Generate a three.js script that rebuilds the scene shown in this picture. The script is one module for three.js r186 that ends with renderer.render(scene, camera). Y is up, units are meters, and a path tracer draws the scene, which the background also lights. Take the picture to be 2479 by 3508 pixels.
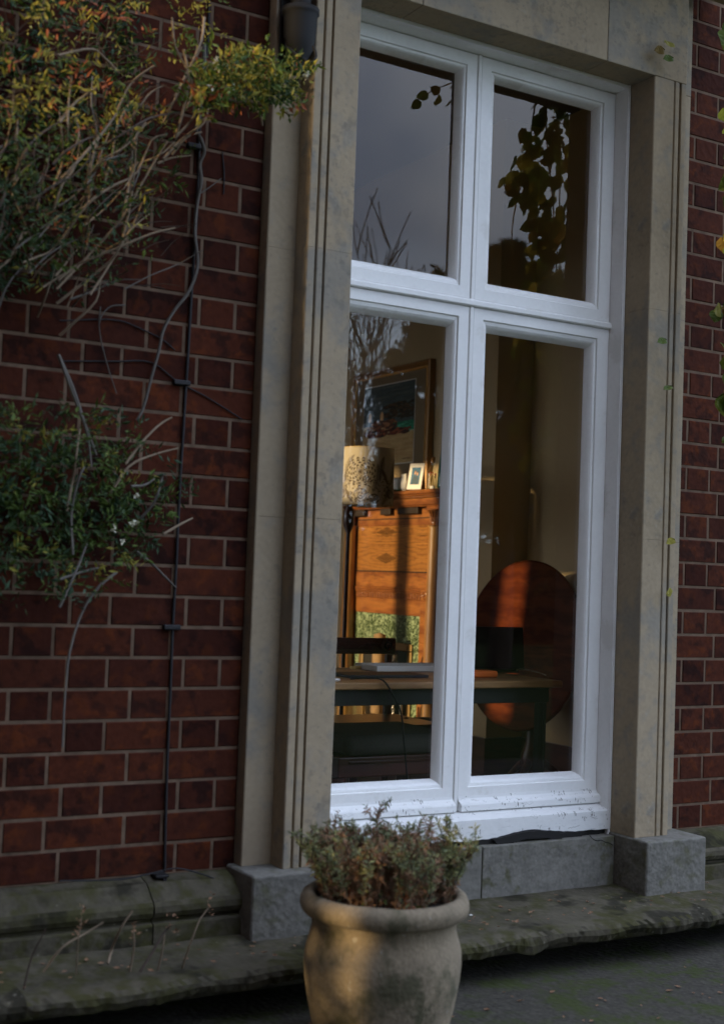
import * as THREE from 'three';
import { RoundedBoxGeometry } from 'three/addons/geometries/RoundedBoxGeometry.js';
import { ImprovedNoise } from 'three/addons/math/ImprovedNoise.js';

// ---------------------------------------------------------------- camera, sky, sun, exposure
const scene = new THREE.Scene();
const CAM = { f: 4497.8, yaw: 0.5309, pitch: 0.0507, roll: 0.0379, pos: new THREE.Vector3(-0.0656, 0.7601, 3.4715), cx: 1239.5, cy: 1754 };
const camera = new THREE.PerspectiveCamera(2 * Math.atan(1754 / CAM.f) * 180 / Math.PI, 723 / 1024, 0.05, 400);
const { right: CR, up: CU, fwd: CF } = (() => {
  const { yaw, pitch, roll } = CAM;
  const fwd = new THREE.Vector3(Math.sin(yaw) * Math.cos(pitch), Math.sin(pitch), -Math.cos(yaw) * Math.cos(pitch));
  const r = new THREE.Vector3(Math.cos(yaw), 0, Math.sin(yaw)), u = new THREE.Vector3().crossVectors(r, fwd);
  return {
    right: r.clone().multiplyScalar(Math.cos(roll)).addScaledVector(u, Math.sin(roll)),
    up: u.clone().multiplyScalar(Math.cos(roll)).addScaledVector(r, -Math.sin(roll)), fwd,
  };
})();
camera.position.copy(CAM.pos);
camera.up.copy(CU);
camera.lookAt(CAM.pos.clone().add(CF));
camera.focus = 5.0;
camera.userData.fStop = 2.6;
scene.add(camera);

const SUN = new THREE.Vector3(-1, 0.2, -0.033).normalize();          // low evening sun, almost along the house front
const sun = new THREE.DirectionalLight(new THREE.Color().setRGB(1.0, 0.73, 0.38), 2.0);
sun.position.copy(SUN).multiplyScalar(30);
sun.castShadow = true;
sun.shadow.mapSize.set(2048, 2048);
Object.assign(sun.shadow.camera, { left: -9, right: 9, top: 9, bottom: -9, near: 1, far: 70 });
sun.shadow.radius = 1.6;
scene.add(sun, sun.target);
sun.name = 'sun';

const renderer = new THREE.WebGLRenderer({ antialias: true });
renderer.setSize(723, 1024);
renderer.toneMapping = THREE.LinearToneMapping;
renderer.toneMappingExposure = 2.7;
renderer.shadowMap.enabled = true;

// ---------------------------------------------------------------- helpers
const V = (x, y, z) => new THREE.Vector3(x, y, z);
let seed = 1;
const rnd = () => { seed |= 0; seed = seed + 0x6D2B79F5 | 0; let t = Math.imul(seed ^ seed >>> 15, 1 | seed); t = t + Math.imul(t ^ t >>> 7, 61 | t) ^ t; return ((t ^ t >>> 14) >>> 0) / 4294967296; };
const rr = (a, b) => a + (b - a) * rnd();
const pick = a => a[Math.floor(rnd() * a.length)];
const clamp = (x, a = 0, b = 1) => Math.min(b, Math.max(a, x));
const smooth = (a, b, x) => { const t = clamp((x - a) / (b - a)); return t * t * (3 - 2 * t); };
const mix = (a, b, t) => a + (b - a) * t;
const perlin = new ImprovedNoise();
const N = (x, y, z = 0) => perlin.noise(x, y, z);
const fbm = (x, y, z = 0, o = 4) => { let s = 0, a = 0.5; for (let i = 0; i < o; i++) { s += a * N(x, y, z); x *= 2.03; y *= 2.03; z = z * 2.03 + 7.1; a *= 0.5; } return s; };

// a measured place in the photograph, read off as a point on a wall plane (x, y or z = value)
function onPlane(u, v, axis, value) {
  const d = CF.clone().addScaledVector(CR, (u - CAM.cx) / CAM.f).addScaledVector(CU, -(v - CAM.cy) / CAM.f);
  const t = (value - CAM.pos.getComponent(axis)) / d.getComponent(axis);
  return CAM.pos.clone().addScaledVector(d, t);
}
const onX = (u, v, x) => onPlane(u, v, 0, x), onY = (u, v, y) => onPlane(u, v, 1, y), onZ = (u, v, z) => onPlane(u, v, 2, z);

const lin = (r, g, b) => new THREE.Color().setRGB(r, g, b);
function texture(w, h, fn, { srgb = true, rx = 1, ry = 1 } = {}) {   // fn(u, v) gives linear rgb, 0 to 1
  const d = new Uint8Array(w * h * 4), g = c => Math.round(255 * (srgb ? (c <= 0.0031308 ? 12.92 * c : 1.055 * Math.pow(c, 1 / 2.4) - 0.055) : c));
  for (let y = 0; y < h; y++) for (let x = 0; x < w; x++) {
    const c = fn(x / w, y / h), o = (y * w + x) * 4;
    d[o] = g(clamp(c[0])); d[o + 1] = g(clamp(c[1])); d[o + 2] = g(clamp(c[2])); d[o + 3] = 255;
  }
  const t = new THREE.DataTexture(d, w, h, THREE.RGBAFormat);
  t.wrapS = t.wrapT = THREE.RepeatWrapping; t.magFilter = THREE.LinearFilter; t.minFilter = THREE.LinearMipmapLinearFilter; t.generateMipmaps = true;
  if (srgb) t.colorSpace = THREE.SRGBColorSpace;
  t.repeat.set(rx, ry); t.needsUpdate = true;
  return t;
}
// noise that repeats without a seam over the unit square, f cells wide
function tile(f, z, o = 4) {
  return (u, v) => {
    let s = 0, a = 0.5, k = f, w = z;
    for (let i = 0; i < o; i++) {
      const x = u * k, y = v * k, fx = u, fy = v;
      s += a * (mix(mix(N(x, y, w), N(x - k, y, w), fx), mix(N(x, y - k, w), N(x - k, y - k, w), fx), fy));
      k *= 2; w += 5.3; a *= 0.5;
    }
    return s * 1.5;
  };
}
function canvasTexture(w, h, draw) {
  const c = document.createElement('canvas'); c.width = w; c.height = h;
  draw(c.getContext('2d'), w, h);
  const t = new THREE.CanvasTexture(c); t.colorSpace = THREE.SRGBColorSpace; t.wrapS = t.wrapT = THREE.RepeatWrapping;
  return t;
}
const std = (o) => new THREE.MeshStandardMaterial(o);
const phys = (o) => new THREE.MeshPhysicalMaterial(o);

// geometry: everything non-indexed with position, normal, uv
function plain(g) {
  g = g.index ? g.toNonIndexed() : g;
  for (const k of Object.keys(g.attributes)) if (!['position', 'normal', 'uv'].includes(k)) g.deleteAttribute(k);
  if (!g.attributes.normal) g.computeVertexNormals();
  if (!g.attributes.uv) g.setAttribute('uv', new THREE.BufferAttribute(new Float32Array(g.attributes.position.count * 2), 2));
  g.morphAttributes = {}; g.clearGroups();
  return g;
}
function join(list) {
  list = list.map(plain);
  const out = new THREE.BufferGeometry();
  for (const [k, n] of [['position', 3], ['normal', 3], ['uv', 2]]) {
    const total = list.reduce((s, g) => s + g.attributes[k].count, 0), a = new Float32Array(total * n);
    let o = 0;
    for (const g of list) { a.set(g.attributes[k].array, o); o += g.attributes[k].count * n; }
    out.setAttribute(k, new THREE.BufferAttribute(a, n));
  }
  return out;
}
// texture coordinates in metres from the dominant axis of each face
function metres(g, du = 0, dv = 0, s = 1) {
  g = plain(g);
  const p = g.attributes.position, uv = g.attributes.uv, a = V(0, 0, 0), b = V(0, 0, 0), c = V(0, 0, 0);
  for (let i = 0; i < p.count; i += 3) {
    a.fromBufferAttribute(p, i); b.fromBufferAttribute(p, i + 1); c.fromBufferAttribute(p, i + 2);
    const n = b.clone().sub(a).cross(c.clone().sub(a)), x = Math.abs(n.x), y = Math.abs(n.y), z = Math.abs(n.z);
    for (let k = 0; k < 3; k++) {
      const q = [a, b, c][k];
      const [U, W] = z >= x && z >= y ? [q.x, q.y] : x >= y ? [q.z, q.y] : [q.x, q.z];
      uv.setXY(i + k, U * s + du, W * s + dv);
    }
  }
  return g;
}
const box = (x0, x1, y0, y1, z0, z1) => new THREE.BoxGeometry(x1 - x0, y1 - y0, z1 - z0).translate((x0 + x1) / 2, (y0 + y1) / 2, (z0 + z1) / 2);
const rbox = (x0, x1, y0, y1, z0, z1, r = 0.003, s = 1) => new RoundedBoxGeometry(x1 - x0, y1 - y0, z1 - z0, s, Math.min(r, (x1 - x0) / 2.1, (y1 - y0) / 2.1, (z1 - z0) / 2.1)).translate((x0 + x1) / 2, (y0 + y1) / 2, (z0 + z1) / 2);
// a piece whose outline is drawn across, run along an axis: pts in (x,z) run along y, in (z,y) run along x
function runY(pts, y0, y1) { // pts: [x, z]
  const s = new THREE.Shape(pts.map(([x, z]) => new THREE.Vector2(x, -z)));
  return new THREE.ExtrudeGeometry(s, { depth: y1 - y0, bevelEnabled: false }).rotateX(-Math.PI / 2).translate(0, y0, 0);
}
function runX(pts, x0, x1) { // pts: [z, y]
  const s = new THREE.Shape(pts.map(([z, y]) => new THREE.Vector2(-z, y)));
  return new THREE.ExtrudeGeometry(s, { depth: x1 - x0, bevelEnabled: false }).rotateY(Math.PI / 2).translate(x0, 0, 0);
}
function runZ(pts, z0, z1) { // pts: [x, y]
  const s = new THREE.Shape(pts.map(([x, y]) => new THREE.Vector2(x, y)));
  return new THREE.ExtrudeGeometry(s, { depth: z1 - z0, bevelEnabled: false }).translate(0, 0, z0);
}
// a mitred frame: profile [inset, z] from the outside in
function ring(x0, x1, y0, y1, prof) {
  const P = [], q = (a, b, c, d) => P.push(...a, ...b, ...c, ...a, ...c, ...d);
  for (let i = 0; i + 1 < prof.length; i++) {
    const [d0, z0] = prof[i], [d1, z1] = prof[i + 1];
    const A = [[x0 + d0, y0 + d0, z0], [x1 - d0, y0 + d0, z0], [x1 - d0, y1 - d0, z0], [x0 + d0, y1 - d0, z0]];
    const B = [[x0 + d1, y0 + d1, z1], [x1 - d1, y0 + d1, z1], [x1 - d1, y1 - d1, z1], [x0 + d1, y1 - d1, z1]];
    for (let k = 0; k < 4; k++) q(A[k], A[(k + 1) % 4], B[(k + 1) % 4], B[k]);
  }
  const g = new THREE.BufferGeometry();
  g.setAttribute('position', new THREE.BufferAttribute(new Float32Array(P), 3));
  g.computeVertexNormals();
  return metres(plain(g));
}
// tapered tube through points
function tube(pts, r0, r1 = r0, radial = 5, per = 4) {
  const curve = new THREE.CatmullRomCurve3(pts), n = Math.max(2, (pts.length - 1) * per), P = [], rings = [];
  const fr = curve.computeFrenetFrames(n, false);
  for (let i = 0; i <= n; i++) {
    const t = i / n, c = curve.getPoint(t), r = mix(r0, r1, t), row = [];
    for (let k = 0; k < radial; k++) { const a = k / radial * Math.PI * 2; row.push(c.clone().addScaledVector(fr.normals[i], Math.cos(a) * r).addScaledVector(fr.binormals[i], Math.sin(a) * r)); }
    rings.push(row);
  }
  const pos = [], nor = [], uv = [], put = (i, k) => {
    const p = rings[i][k % radial]; pos.push(p.x, p.y, p.z);
    const c = curve.getPoint(i / n), d = p.clone().sub(c).normalize(); nor.push(d.x, d.y, d.z); uv.push(k / radial, i / n);
  };
  for (let i = 0; i < n; i++) for (let k = 0; k < radial; k++) { put(i, k); put(i, k + 1); put(i + 1, k + 1); put(i, k); put(i + 1, k + 1); put(i + 1, k); }
  for (const i of [0, n]) for (let k = 1; k + 1 < radial; k++) { const o = i ? [0, k, k + 1] : [0, k + 1, k]; for (const q of o) put(i, q); }
  const g = new THREE.BufferGeometry();
  g.setAttribute('position', new THREE.BufferAttribute(new Float32Array(pos), 3));
  g.setAttribute('normal', new THREE.BufferAttribute(new Float32Array(nor), 3));
  g.setAttribute('uv', new THREE.BufferAttribute(new Float32Array(uv), 2));
  return g;
}
const lathe = (pts, seg = 48) => new THREE.LatheGeometry(pts.map(([r, y]) => new THREE.Vector2(r, y)), seg);
class Leaves {           // many small folded leaves in one mesh
  constructor() { this.p = []; }
  leaf(at, dir, side, len, wid, fold = 0.25) {
    const up = V(0, 0, 0).crossVectors(side, dir).normalize(), m = at.clone().addScaledVector(dir, len * 0.45).addScaledVector(up, -wid * fold), t = at.clone().addScaledVector(dir, len);
    const l = at.clone().addScaledVector(dir, len * 0.42).addScaledVector(side, wid / 2), r = at.clone().addScaledVector(dir, len * 0.42).addScaledVector(side, -wid / 2);
    for (const q of [at, m, l, l, m, t, at, r, m, r, t, m]) this.p.push(q.x, q.y, q.z);
  }
  build() { const g = new THREE.BufferGeometry(); g.setAttribute('position', new THREE.BufferAttribute(new Float32Array(this.p), 3)); g.computeVertexNormals(); return plain(g); }
}
const dirRand = () => { const z = rr(-1, 1), a = rr(0, Math.PI * 2), s = Math.sqrt(1 - z * z); return V(s * Math.cos(a), z, s * Math.sin(a)); };
const across = d => { const r = dirRand(); return r.sub(d.clone().multiplyScalar(r.dot(d))).normalize(); };

const taken = {};
const numbered = n => { const k = taken[n] = (taken[n] ?? -1) + 1; return k ? `${n}_${String(k).padStart(3, '0')}` : n; };
function mesh(name, geo, mat, parent) {
  const m = new THREE.Mesh(geo, mat); m.name = parent ? name : numbered(name); m.castShadow = m.receiveShadow = true;
  (parent || scene).add(m); return m;
}
function tag(o, label, category, group) { o.userData.label = label; o.userData.category = category; if (group) o.userData.group = group; return o; }
function thing(name, label, category, group) { const g = new THREE.Group(); g.name = numbered(name); scene.add(g); return tag(g, label, category, group); }
function struct(name, geo, mat, label) { const m = mesh(name, geo, mat); m.userData.kind = 'structure'; if (label) m.userData.label = label; return m; }

// ---------------------------------------------------------------- sky: broken grey-blue evening cloud
{
  const W = 1024, H = 512, d = new Float32Array(W * H * 4);
  for (let y = 0; y < H; y++) for (let x = 0; x < W; x++) {
    const el = ((y + 0.5) / H - 0.5) * Math.PI, az = ((x + 0.5) / W - 0.5) * Math.PI * 2;
    const dx = Math.cos(el) * Math.cos(az), dz = Math.cos(el) * Math.sin(az), dy = Math.sin(el);
    const k = 1 / (Math.abs(dy) + 0.35);
    const a = fbm(dx * k * 1.5 + 3, dz * k * 1.5, 2.2, 5), b = fbm(dx * k * 4 + 9, dz * k * 4, 8.2, 4);
    let c = clamp(0.5 + a * 1.3 + b * 0.8);
    c = smooth(0.12, 0.9, c);
    const up = smooth(-0.1, 1, dy);
    const near = Math.max(0, dx * SUN.x + dy * SUN.y + dz * SUN.z), warm = Math.pow(near, 10);
    const o = (y * W + x) * 4, gap = smooth(0.27, 0.17, dy + b * 0.09), g = mix(0.62, 1.5, smooth(0.2, 0.9, dy));
    // a clear pale strip under the cloud all round the horizon
    d[o] = mix(g * mix(0.44, 0.95, c), 0.98, gap) + warm * 0.9; d[o + 1] = mix(g * mix(0.56, 1.03, c), 1.2, gap) + warm * 0.6; d[o + 2] = mix(g * mix(0.83, 1.20, c), 1.48, gap) + warm * 0.3; d[o + 3] = 1;
  }
  const t = new THREE.DataTexture(d, W, H, THREE.RGBAFormat, THREE.FloatType);
  t.mapping = THREE.EquirectangularReflectionMapping; t.magFilter = t.minFilter = THREE.LinearFilter; t.wrapS = THREE.RepeatWrapping; t.needsUpdate = true;
  scene.background = t; scene.environment = t;
}
// ---------------------------------------------------------------- materials
const M = {};
{
  const a = tile(6, 1), b = tile(22, 4), c = tile(60, 9, 3), e = tile(3, 15);
  const st = texture(640, 640, (u, v) => {
    const k = 1 + a(u, v) * 0.16 + c(u, v) * 0.16 + e(u, v) * 0.1;
    const soot = smooth(-0.12, 0.34, e(u + 0.3, v + 0.6) * 0.8 + b(u, v) * 0.5 + a(u + 0.3, v) * 0.4), dark = smooth(0.22, 0.46, b(u + 0.4, v) * 0.75 + a(u, v + 0.4) * 0.5), lich = smooth(0.30, 0.5, tileB(u, v));
    const sp = smooth(0.2, 0.55, c(u + 0.6, v + 0.2) * 0.8 + b(u + 0.7, v + 0.1) * 0.55);
    let r = 0.34 * k, g = 0.272 * k, l = 0.184 * k;
    r = mix(r, 0.225 * k, soot * 0.75); g = mix(g, 0.212 * k, soot * 0.75); l = mix(l, 0.182 * k, soot * 0.75);
    r = mix(r, 0.12, dark * 0.3); g = mix(g, 0.115, dark * 0.3); l = mix(l, 0.105, dark * 0.3);
    r = mix(r, 0.09, sp * 0.25); g = mix(g, 0.088, sp * 0.25); l = mix(l, 0.085, sp * 0.25);
    r = mix(r, 0.36, lich * 0.3); g = mix(g, 0.34, lich * 0.3); l = mix(l, 0.28, lich * 0.3);
    return [r, g, l];
  });
  function tileB(u, v) { return (tileB.f ??= tile(40, 31, 3))(u, v); }
  const bump = texture(320, 320, (u, v) => { const k = 0.5 + c(u, v) * 0.5 + b(u, v) * 0.3; return [k, k, k]; }, { srgb: false });
  M.stone = phys({ specularIntensity: 0.3, map: st, bumpMap: bump, bumpScale: 0.0015, roughness: 0.92 });
  // rougher grey base stone with moss in its pores
  const m1 = tile(5, 51), m2 = tile(26, 53), m3 = tile(90, 57, 2);
  const bs = texture(512, 512, (u, v) => {
    const k = 0.17 + m1(u, v) * 0.05 + m2(u, v) * 0.07 + m3(u, v) * 0.06;
    const moss = smooth(0.02, 0.4, m1(u + 0.4, v + 0.2) + m2(u, v + 0.5) * 0.6), sp = smooth(0.45, 0.62, m3(u + 0.2, v) + m2(u + 0.5, v) * 0.4);
    return [mix(mix(k, 0.075, moss * 0.6), 0.34, sp * 0.5), mix(mix(k, 0.078, moss * 0.6), 0.34, sp * 0.5), mix(mix(k * 0.98, 0.03, moss * 0.6), 0.33, sp * 0.5)];
  });
  M.baseStone = phys({ specularIntensity: 0.3, map: bs, color: lin(0.95, 0.9, 0.8), bumpMap: bump, bumpScale: 0.004, roughness: 0.95 });
  const ms = texture(512, 512, (u, v) => {
    const k = 0.10 + m1(u, v) * 0.05 + m2(u, v) * 0.05 + m3(u, v) * 0.03;
    const moss = smooth(-0.2, 0.3, m1(u + 0.4, v + 0.2) + m2(u, v + 0.5) * 0.7), bl = smooth(0.15, 0.5, m1(u + 0.7, v + 0.6) + m2(u + 0.3, v + 0.1) * 0.5), sp = smooth(0.42, 0.6, m3(u + 0.2, v) + m2(u + 0.5, v) * 0.5);
    let r = mix(k * 1.05, 0.062, moss * 0.75), g = mix(k, 0.066, moss * 0.75), b = mix(k * 0.85, 0.022, moss * 0.75);
    r = mix(r, 0.022, bl * 0.8); g = mix(g, 0.022, bl * 0.8); b = mix(b, 0.017, bl * 0.8);
    return [mix(r, 0.28, sp * 0.6), mix(g, 0.28, sp * 0.6), mix(b, 0.26, sp * 0.6)];
  });
  M.mossStone = phys({ specularIntensity: 0.3, map: ms, color: lin(0.72, 0.66, 0.54), bumpMap: bump, bumpScale: 0.004, roughness: 0.95 });

  // bricks: dark wine red with fired orange and black patches
  const p1 = tile(14, 71), p2 = tile(40, 73), p3 = tile(8, 77);
  const br = texture(1024, 512, (u, v) => {
    const q = p1(u, v * 1) + p2(u, v) * 0.55, or = smooth(0.04, 0.36, q), dk = smooth(0.02, 0.42, p1(u + 0.5, v + 0.3) + p2(u + 0.2, v) * 0.5 + p3(u, v) * 0.35), f = 1 + p2(u + 0.1, v + 0.7) * 0.3;
    let r = 0.078 * f, g = 0.0235 * f, b = 0.0125 * f;
    r = mix(r, 0.14, or * 0.6); g = mix(g, 0.038, or * 0.6); b = mix(b, 0.012, or * 0.6);
    return [mix(r, 0.016, dk * 0.6), mix(g, 0.009, dk * 0.6), mix(b, 0.008, dk * 0.6)];
  });
  const bb = texture(320, 320, (u, v) => { const k = 0.5 + p2(u, v) * 0.5 + p1(u, v) * 0.3; return [k, k, k]; }, { srgb: false });
  M.brick = [[0.74, 0.7, 0.72], [0.6, 0.56, 0.62], [0.84, 0.76, 0.74], [0.5, 0.46, 0.52]].map(c => phys({ map: br, color: lin(...c), bumpMap: bb, bumpScale: 0.003, roughness: 0.9, specularIntensity: 0.2 }));
  const mo = texture(256, 256, (u, v) => { const k = 0.125 + m2(u, v) * 0.08 + m1(u, v) * 0.05; return [k * 1.12, k * 0.74, k * 0.5]; });
  M.mortar = phys({ specularIntensity: 0.3, map: mo, bumpMap: bb, bumpScale: 0.003, roughness: 0.95 });

  // white gloss paint: sound, and cracked with chips down to grey wood
  const w1 = tile(5, 91), w2 = tile(70, 93, 2);
  M.paint = std({ map: texture(256, 256, (u, v) => { const dirt = smooth(0.2, 0.5, w1(u + 0.4, v + 0.1) + w2(u, v) * 0.4), k = 0.84 + w1(u, v) * 0.07 + w2(u, v) * 0.05; return [mix(k, 0.55, dirt * 0.35), mix(k * 0.995, 0.53, dirt * 0.35), mix(k * 0.975, 0.47, dirt * 0.35)]; }), bumpMap: texture(256, 256, (u, v) => { const k = 0.5 + tileC(u, v) * 0.5; return [k, k, k]; }, { srgb: false }), bumpScale: 0.0012, roughness: 0.45 });
  function tileC(u, v) { return (tileC.f ??= tile(20, 97, 3))(u, v); }
  seed = 55;
  const worn = canvasTexture(1536, 512, (g, W, H) => {
    g.fillStyle = '#e6e6e4'; g.fillRect(0, 0, W, H);
    for (let i = 0; i < 900; i++) { g.fillStyle = `rgba(${pick(['205,206,206', '240,240,240', '190,190,188'])},${rr(0.05, 0.3)})`; const w = rr(4, 60); g.fillRect(rr(-20, W), rr(0, H), w, rr(1, 6)); }
    const crack = (x, y, n, s, w) => { g.lineWidth = w; g.beginPath(); g.moveTo(x, y); for (let i = 0; i < n; i++) { x += rr(1, s); y += rr(-3, 3) * 0.8; g.lineTo(x, y); } g.stroke(); };
    for (let i = 0; i < 130; i++) { g.strokeStyle = `rgba(86,82,76,${rr(0.2, 0.65)})`; crack(rr(0, W), rr(0, H), 3 + rnd() * 12, 16, rr(0.5, 1.2)); }
    for (let i = 0; i < 210; i++) {                                   // chips, loosely gathered
      const cx = rr(0, W), cy = rr(0, H), n = 1 + rnd() * rnd() * 12;
      for (let k = 0; k < n; k++) {
        const x = cx + rr(-26, 26), y = cy + rr(-9, 9), s = rr(0.8, 3.4), e = rr(0.5, 1.7), pts = [];
        for (let q = 0; q < 8; q++) { const a = q / 8 * 6.283, r = s * rr(0.4, 1.3); pts.push([x + Math.cos(a) * r * 1.3, y + Math.sin(a) * r * e]); }
        g.fillStyle = `rgba(150,147,140,${rr(0.4, 0.8)})`; g.beginPath(); for (const [px, py] of pts) g.lineTo(px + 0.7, py + 0.7); g.fill();
        g.fillStyle = `rgba(${pick(['64,60,53', '104,98,90', '44,41,37'])},${rr(0.5, 0.9)})`; g.beginPath(); for (const [px, py] of pts) g.lineTo(px, py); g.fill();
      }
    }
    for (let i = 0; i < 26; i++) { g.strokeStyle = `rgba(80,76,70,${rr(0.25, 0.6)})`; g.lineWidth = rr(0.6, 1.3); const x = rr(0, W), y = rr(0, H); g.beginPath(); g.moveTo(x, y); g.lineTo(x + rr(-3, 3), y + rr(5, 14)); g.stroke(); }
  });
  M.wornPaint = std({ map: worn, roughness: 0.5, bumpMap: M.paint.bumpMap, bumpScale: 0.0015 });
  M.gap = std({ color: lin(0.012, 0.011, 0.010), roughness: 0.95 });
  M.pane = phys({ color: lin(1, 1, 1), transmission: 1, thickness: 0, roughness: 0, ior: 1.6, metalness: 0 });
  M.clearGlass = phys({ color: lin(0.95, 0.98, 0.97), transmission: 1, thickness: 0, roughness: 0.02, ior: 1.5 });
  M.iron = std({ color: lin(0.008, 0.008, 0.009), roughness: 0.8 });
  M.cable = std({ color: lin(0.009, 0.008, 0.009), roughness: 0.7 });

  // plants
  const leafMat = (r, g, b, t = 0.35) => phys({ specularIntensity: 0.4, color: lin(r, g, b), roughness: 0.8, transmission: t, thickness: 0, side: THREE.DoubleSide });
  M.leafDark = leafMat(0.032, 0.062, 0.014); M.leaf = leafMat(0.085, 0.135, 0.02); M.leafYellow = leafMat(0.3, 0.27, 0.04); M.leafRed = leafMat(0.34, 0.1, 0.04); M.leafBlue = leafMat(0.045, 0.09, 0.045);
  M.evergreen = leafMat(0.03, 0.045, 0.014, 0.2); M.autumn = leafMat(0.17, 0.11, 0.02); M.heather = leafMat(0.165, 0.19, 0.095, 0.2); M.heatherDry = leafMat(0.27, 0.15, 0.085, 0.2); M.heatherLime = leafMat(0.3, 0.3, 0.12, 0.2);
  const bk = tile(8, 101), barkMap = texture(256, 256, (u, v) => { const k = 0.13 + bk(u, v * 0.5) * 0.1; return [k * 1.1, k * 0.93, k * 0.74]; });
  M.twig = std({ map: barkMap, color: lin(1.3, 1.12, 0.9), roughness: 0.9 });
  M.twigGrey = std({ map: barkMap, color: lin(0.72, 0.75, 0.8), roughness: 0.9 });
  M.twigDark = std({ map: barkMap, color: lin(0.4, 0.32, 0.28), roughness: 0.9 });
  M.petal = phys({ color: lin(0.75, 0.72, 0.55), roughness: 0.7, transmission: 0.3, thickness: 0 });

  // ground
  const g1 = tile(7, 111), g2 = tile(40, 113), g3 = tile(110, 117, 2);
  M.ground = phys({ specularIntensity: 0.3, map: texture(512, 512, (u, v) => { const k = 0.045 + g2(u, v) * 0.03 + g3(u, v) * 0.03, moss = smooth(-0.1, 0.3, g1(u, v) + g2(u + 0.3, v) * 0.5); return [mix(k * 1.1, 0.04, moss), mix(k, 0.048, moss), mix(k * 0.8, 0.016, moss)]; }), bumpMap: bump, bumpScale: 0.006, roughness: 0.95 });
  M.lawn = phys({ specularIntensity: 0.1, map: texture(128, 128, (u, v) => { const k = 1 + g2(u, v) * 0.5 + g3(u, v) * 0.4; return [0.024 * k, 0.036 * k, 0.011 * k]; }), roughness: 1 });
  M.soil = std({ color: lin(0.018, 0.013, 0.010), roughness: 1 });
  const t1 = tile(4, 121), t2 = tile(24, 123), t3 = tile(70, 127, 3);
  M.pot = std({ map: texture(640, 320, (u, v) => {
    const k = 0.17 + t1(u, v) * 0.09 + t3(u, v) * 0.08, gr = smooth(0.0, 0.4, t1(u + 0.5, v * 0.7) + t2(u, v) * 0.4), wh = smooth(0.36, 0.5, t2(u + 0.2, v + 0.4) + t1(u + 0.3, v) * 0.3);
    return [mix(mix(k * 1.1, 0.055, gr * 0.85), 0.34, wh * 0.5), mix(mix(k * 0.86, 0.052, gr * 0.85), 0.32, wh * 0.5), mix(mix(k * 0.56, 0.024, gr * 0.85), 0.28, wh * 0.5)];
  }), bumpMap: bump, bumpScale: 0.003, roughness: 0.9 });

  // indoors
  const f1 = tile(4, 131), f2 = tile(30, 133);
  M.plaster = std({ map: texture(128, 128, (u, v) => { const k = 1 + f1(u, v) * 0.05 + f2(u, v) * 0.03; return [0.5 * k, 0.385 * k, 0.215 * k]; }), roughness: 0.9 });
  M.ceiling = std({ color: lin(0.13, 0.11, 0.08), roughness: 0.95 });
  const woodFn = (r, g, b, s = 1) => (u, v) => {
    const w = v + 0.03 * f1(u * 0.5, v) , k = Math.sin((w * 34 + f1(u, v) * 5 + f2(u * 0.25, v) * 2) * s) * 0.5 + 0.5, m = 0.62 + 0.38 * k + f2(u * 0.2, v * 2) * 0.25;
    return [r * m, g * m * (0.86 + 0.14 * k), b * m];
  };
  M.mahogany = phys({ map: texture(256, 256, woodFn(0.28, 0.108, 0.028)), roughness: 0.34, clearcoat: 0.3, clearcoatRoughness: 0.25 });
  M.paleWood = phys({ map: texture(256, 256, woodFn(0.52, 0.3, 0.09, 0.6)), roughness: 0.36, clearcoat: 0.25, clearcoatRoughness: 0.25 });
  M.darkWood = phys({ map: texture(256, 256, woodFn(0.075, 0.025, 0.015)), roughness: 0.34, clearcoat: 0.3, clearcoatRoughness: 0.3 });
  M.redWood = phys({ map: texture(256, 256, woodFn(0.095, 0.021, 0.005, 1.6)), roughness: 0.5, specularIntensity: 0.08 });
  M.deskWood = phys({ map: texture(256, 256, woodFn(0.34, 0.19, 0.075, 0.7)), roughness: 0.4 });
  M.floorWood = phys({ map: texture(256, 256, woodFn(0.13, 0.055, 0.022, 0.5)), roughness: 0.4 });
  M.inlay = std({ color: lin(0.02, 0.012, 0.008), roughness: 0.5 });
  // book-matched veneer with two eyes
  const v1 = tile(5, 141), v2 = tile(22, 143);
  M.veneer = phys({ map: texture(640, 384, (u, v) => {
    const x = Math.abs((u * 1.15) % 1 - 0.5) * 2, y = v * 2 % 1 - 0.5;           // mirrored leaves
    const wob = v1(x * 0.5, v) * 0.35, d = Math.hypot(x * 0.9, (y + wob * 0.22) * 2.6) + wob * 0.5;
    const dia = Math.abs(x) * 1.5 + Math.abs(y) * 2.5 + v2(x * 0.5, v) * 0.16, eye = smooth(0.5, 0.42, dia);
    const line = Math.pow(Math.sin(d * 21 + v2(x * 0.6, v) * 3.4 + v1(x * 0.5, v) * 3) * 0.5 + 0.5, 3), fine = v2(x * 0.12, v * 3) * 0.4;
    let m = 0.92 + fine - line * 0.3; m = mix(m, m * 0.5, eye);
    const edge = Math.min(Math.abs(dia - 0.46), Math.abs(dia - 0.2) + 0.01); m *= mix(0.3, 1, smooth(0.0, 0.045, edge));
    return [0.31 * m, 0.135 * m * (0.9 + 0.1 * (1 - line)), 0.033 * m];
  }), roughness: 0.32, clearcoat: 0.3, clearcoatRoughness: 0.2 });
  // green crackled tile: pale worm lines
  const c1 = tile(17, 151, 2), c2 = tile(9, 153, 2), c3 = tile(34, 157, 2);
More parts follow.
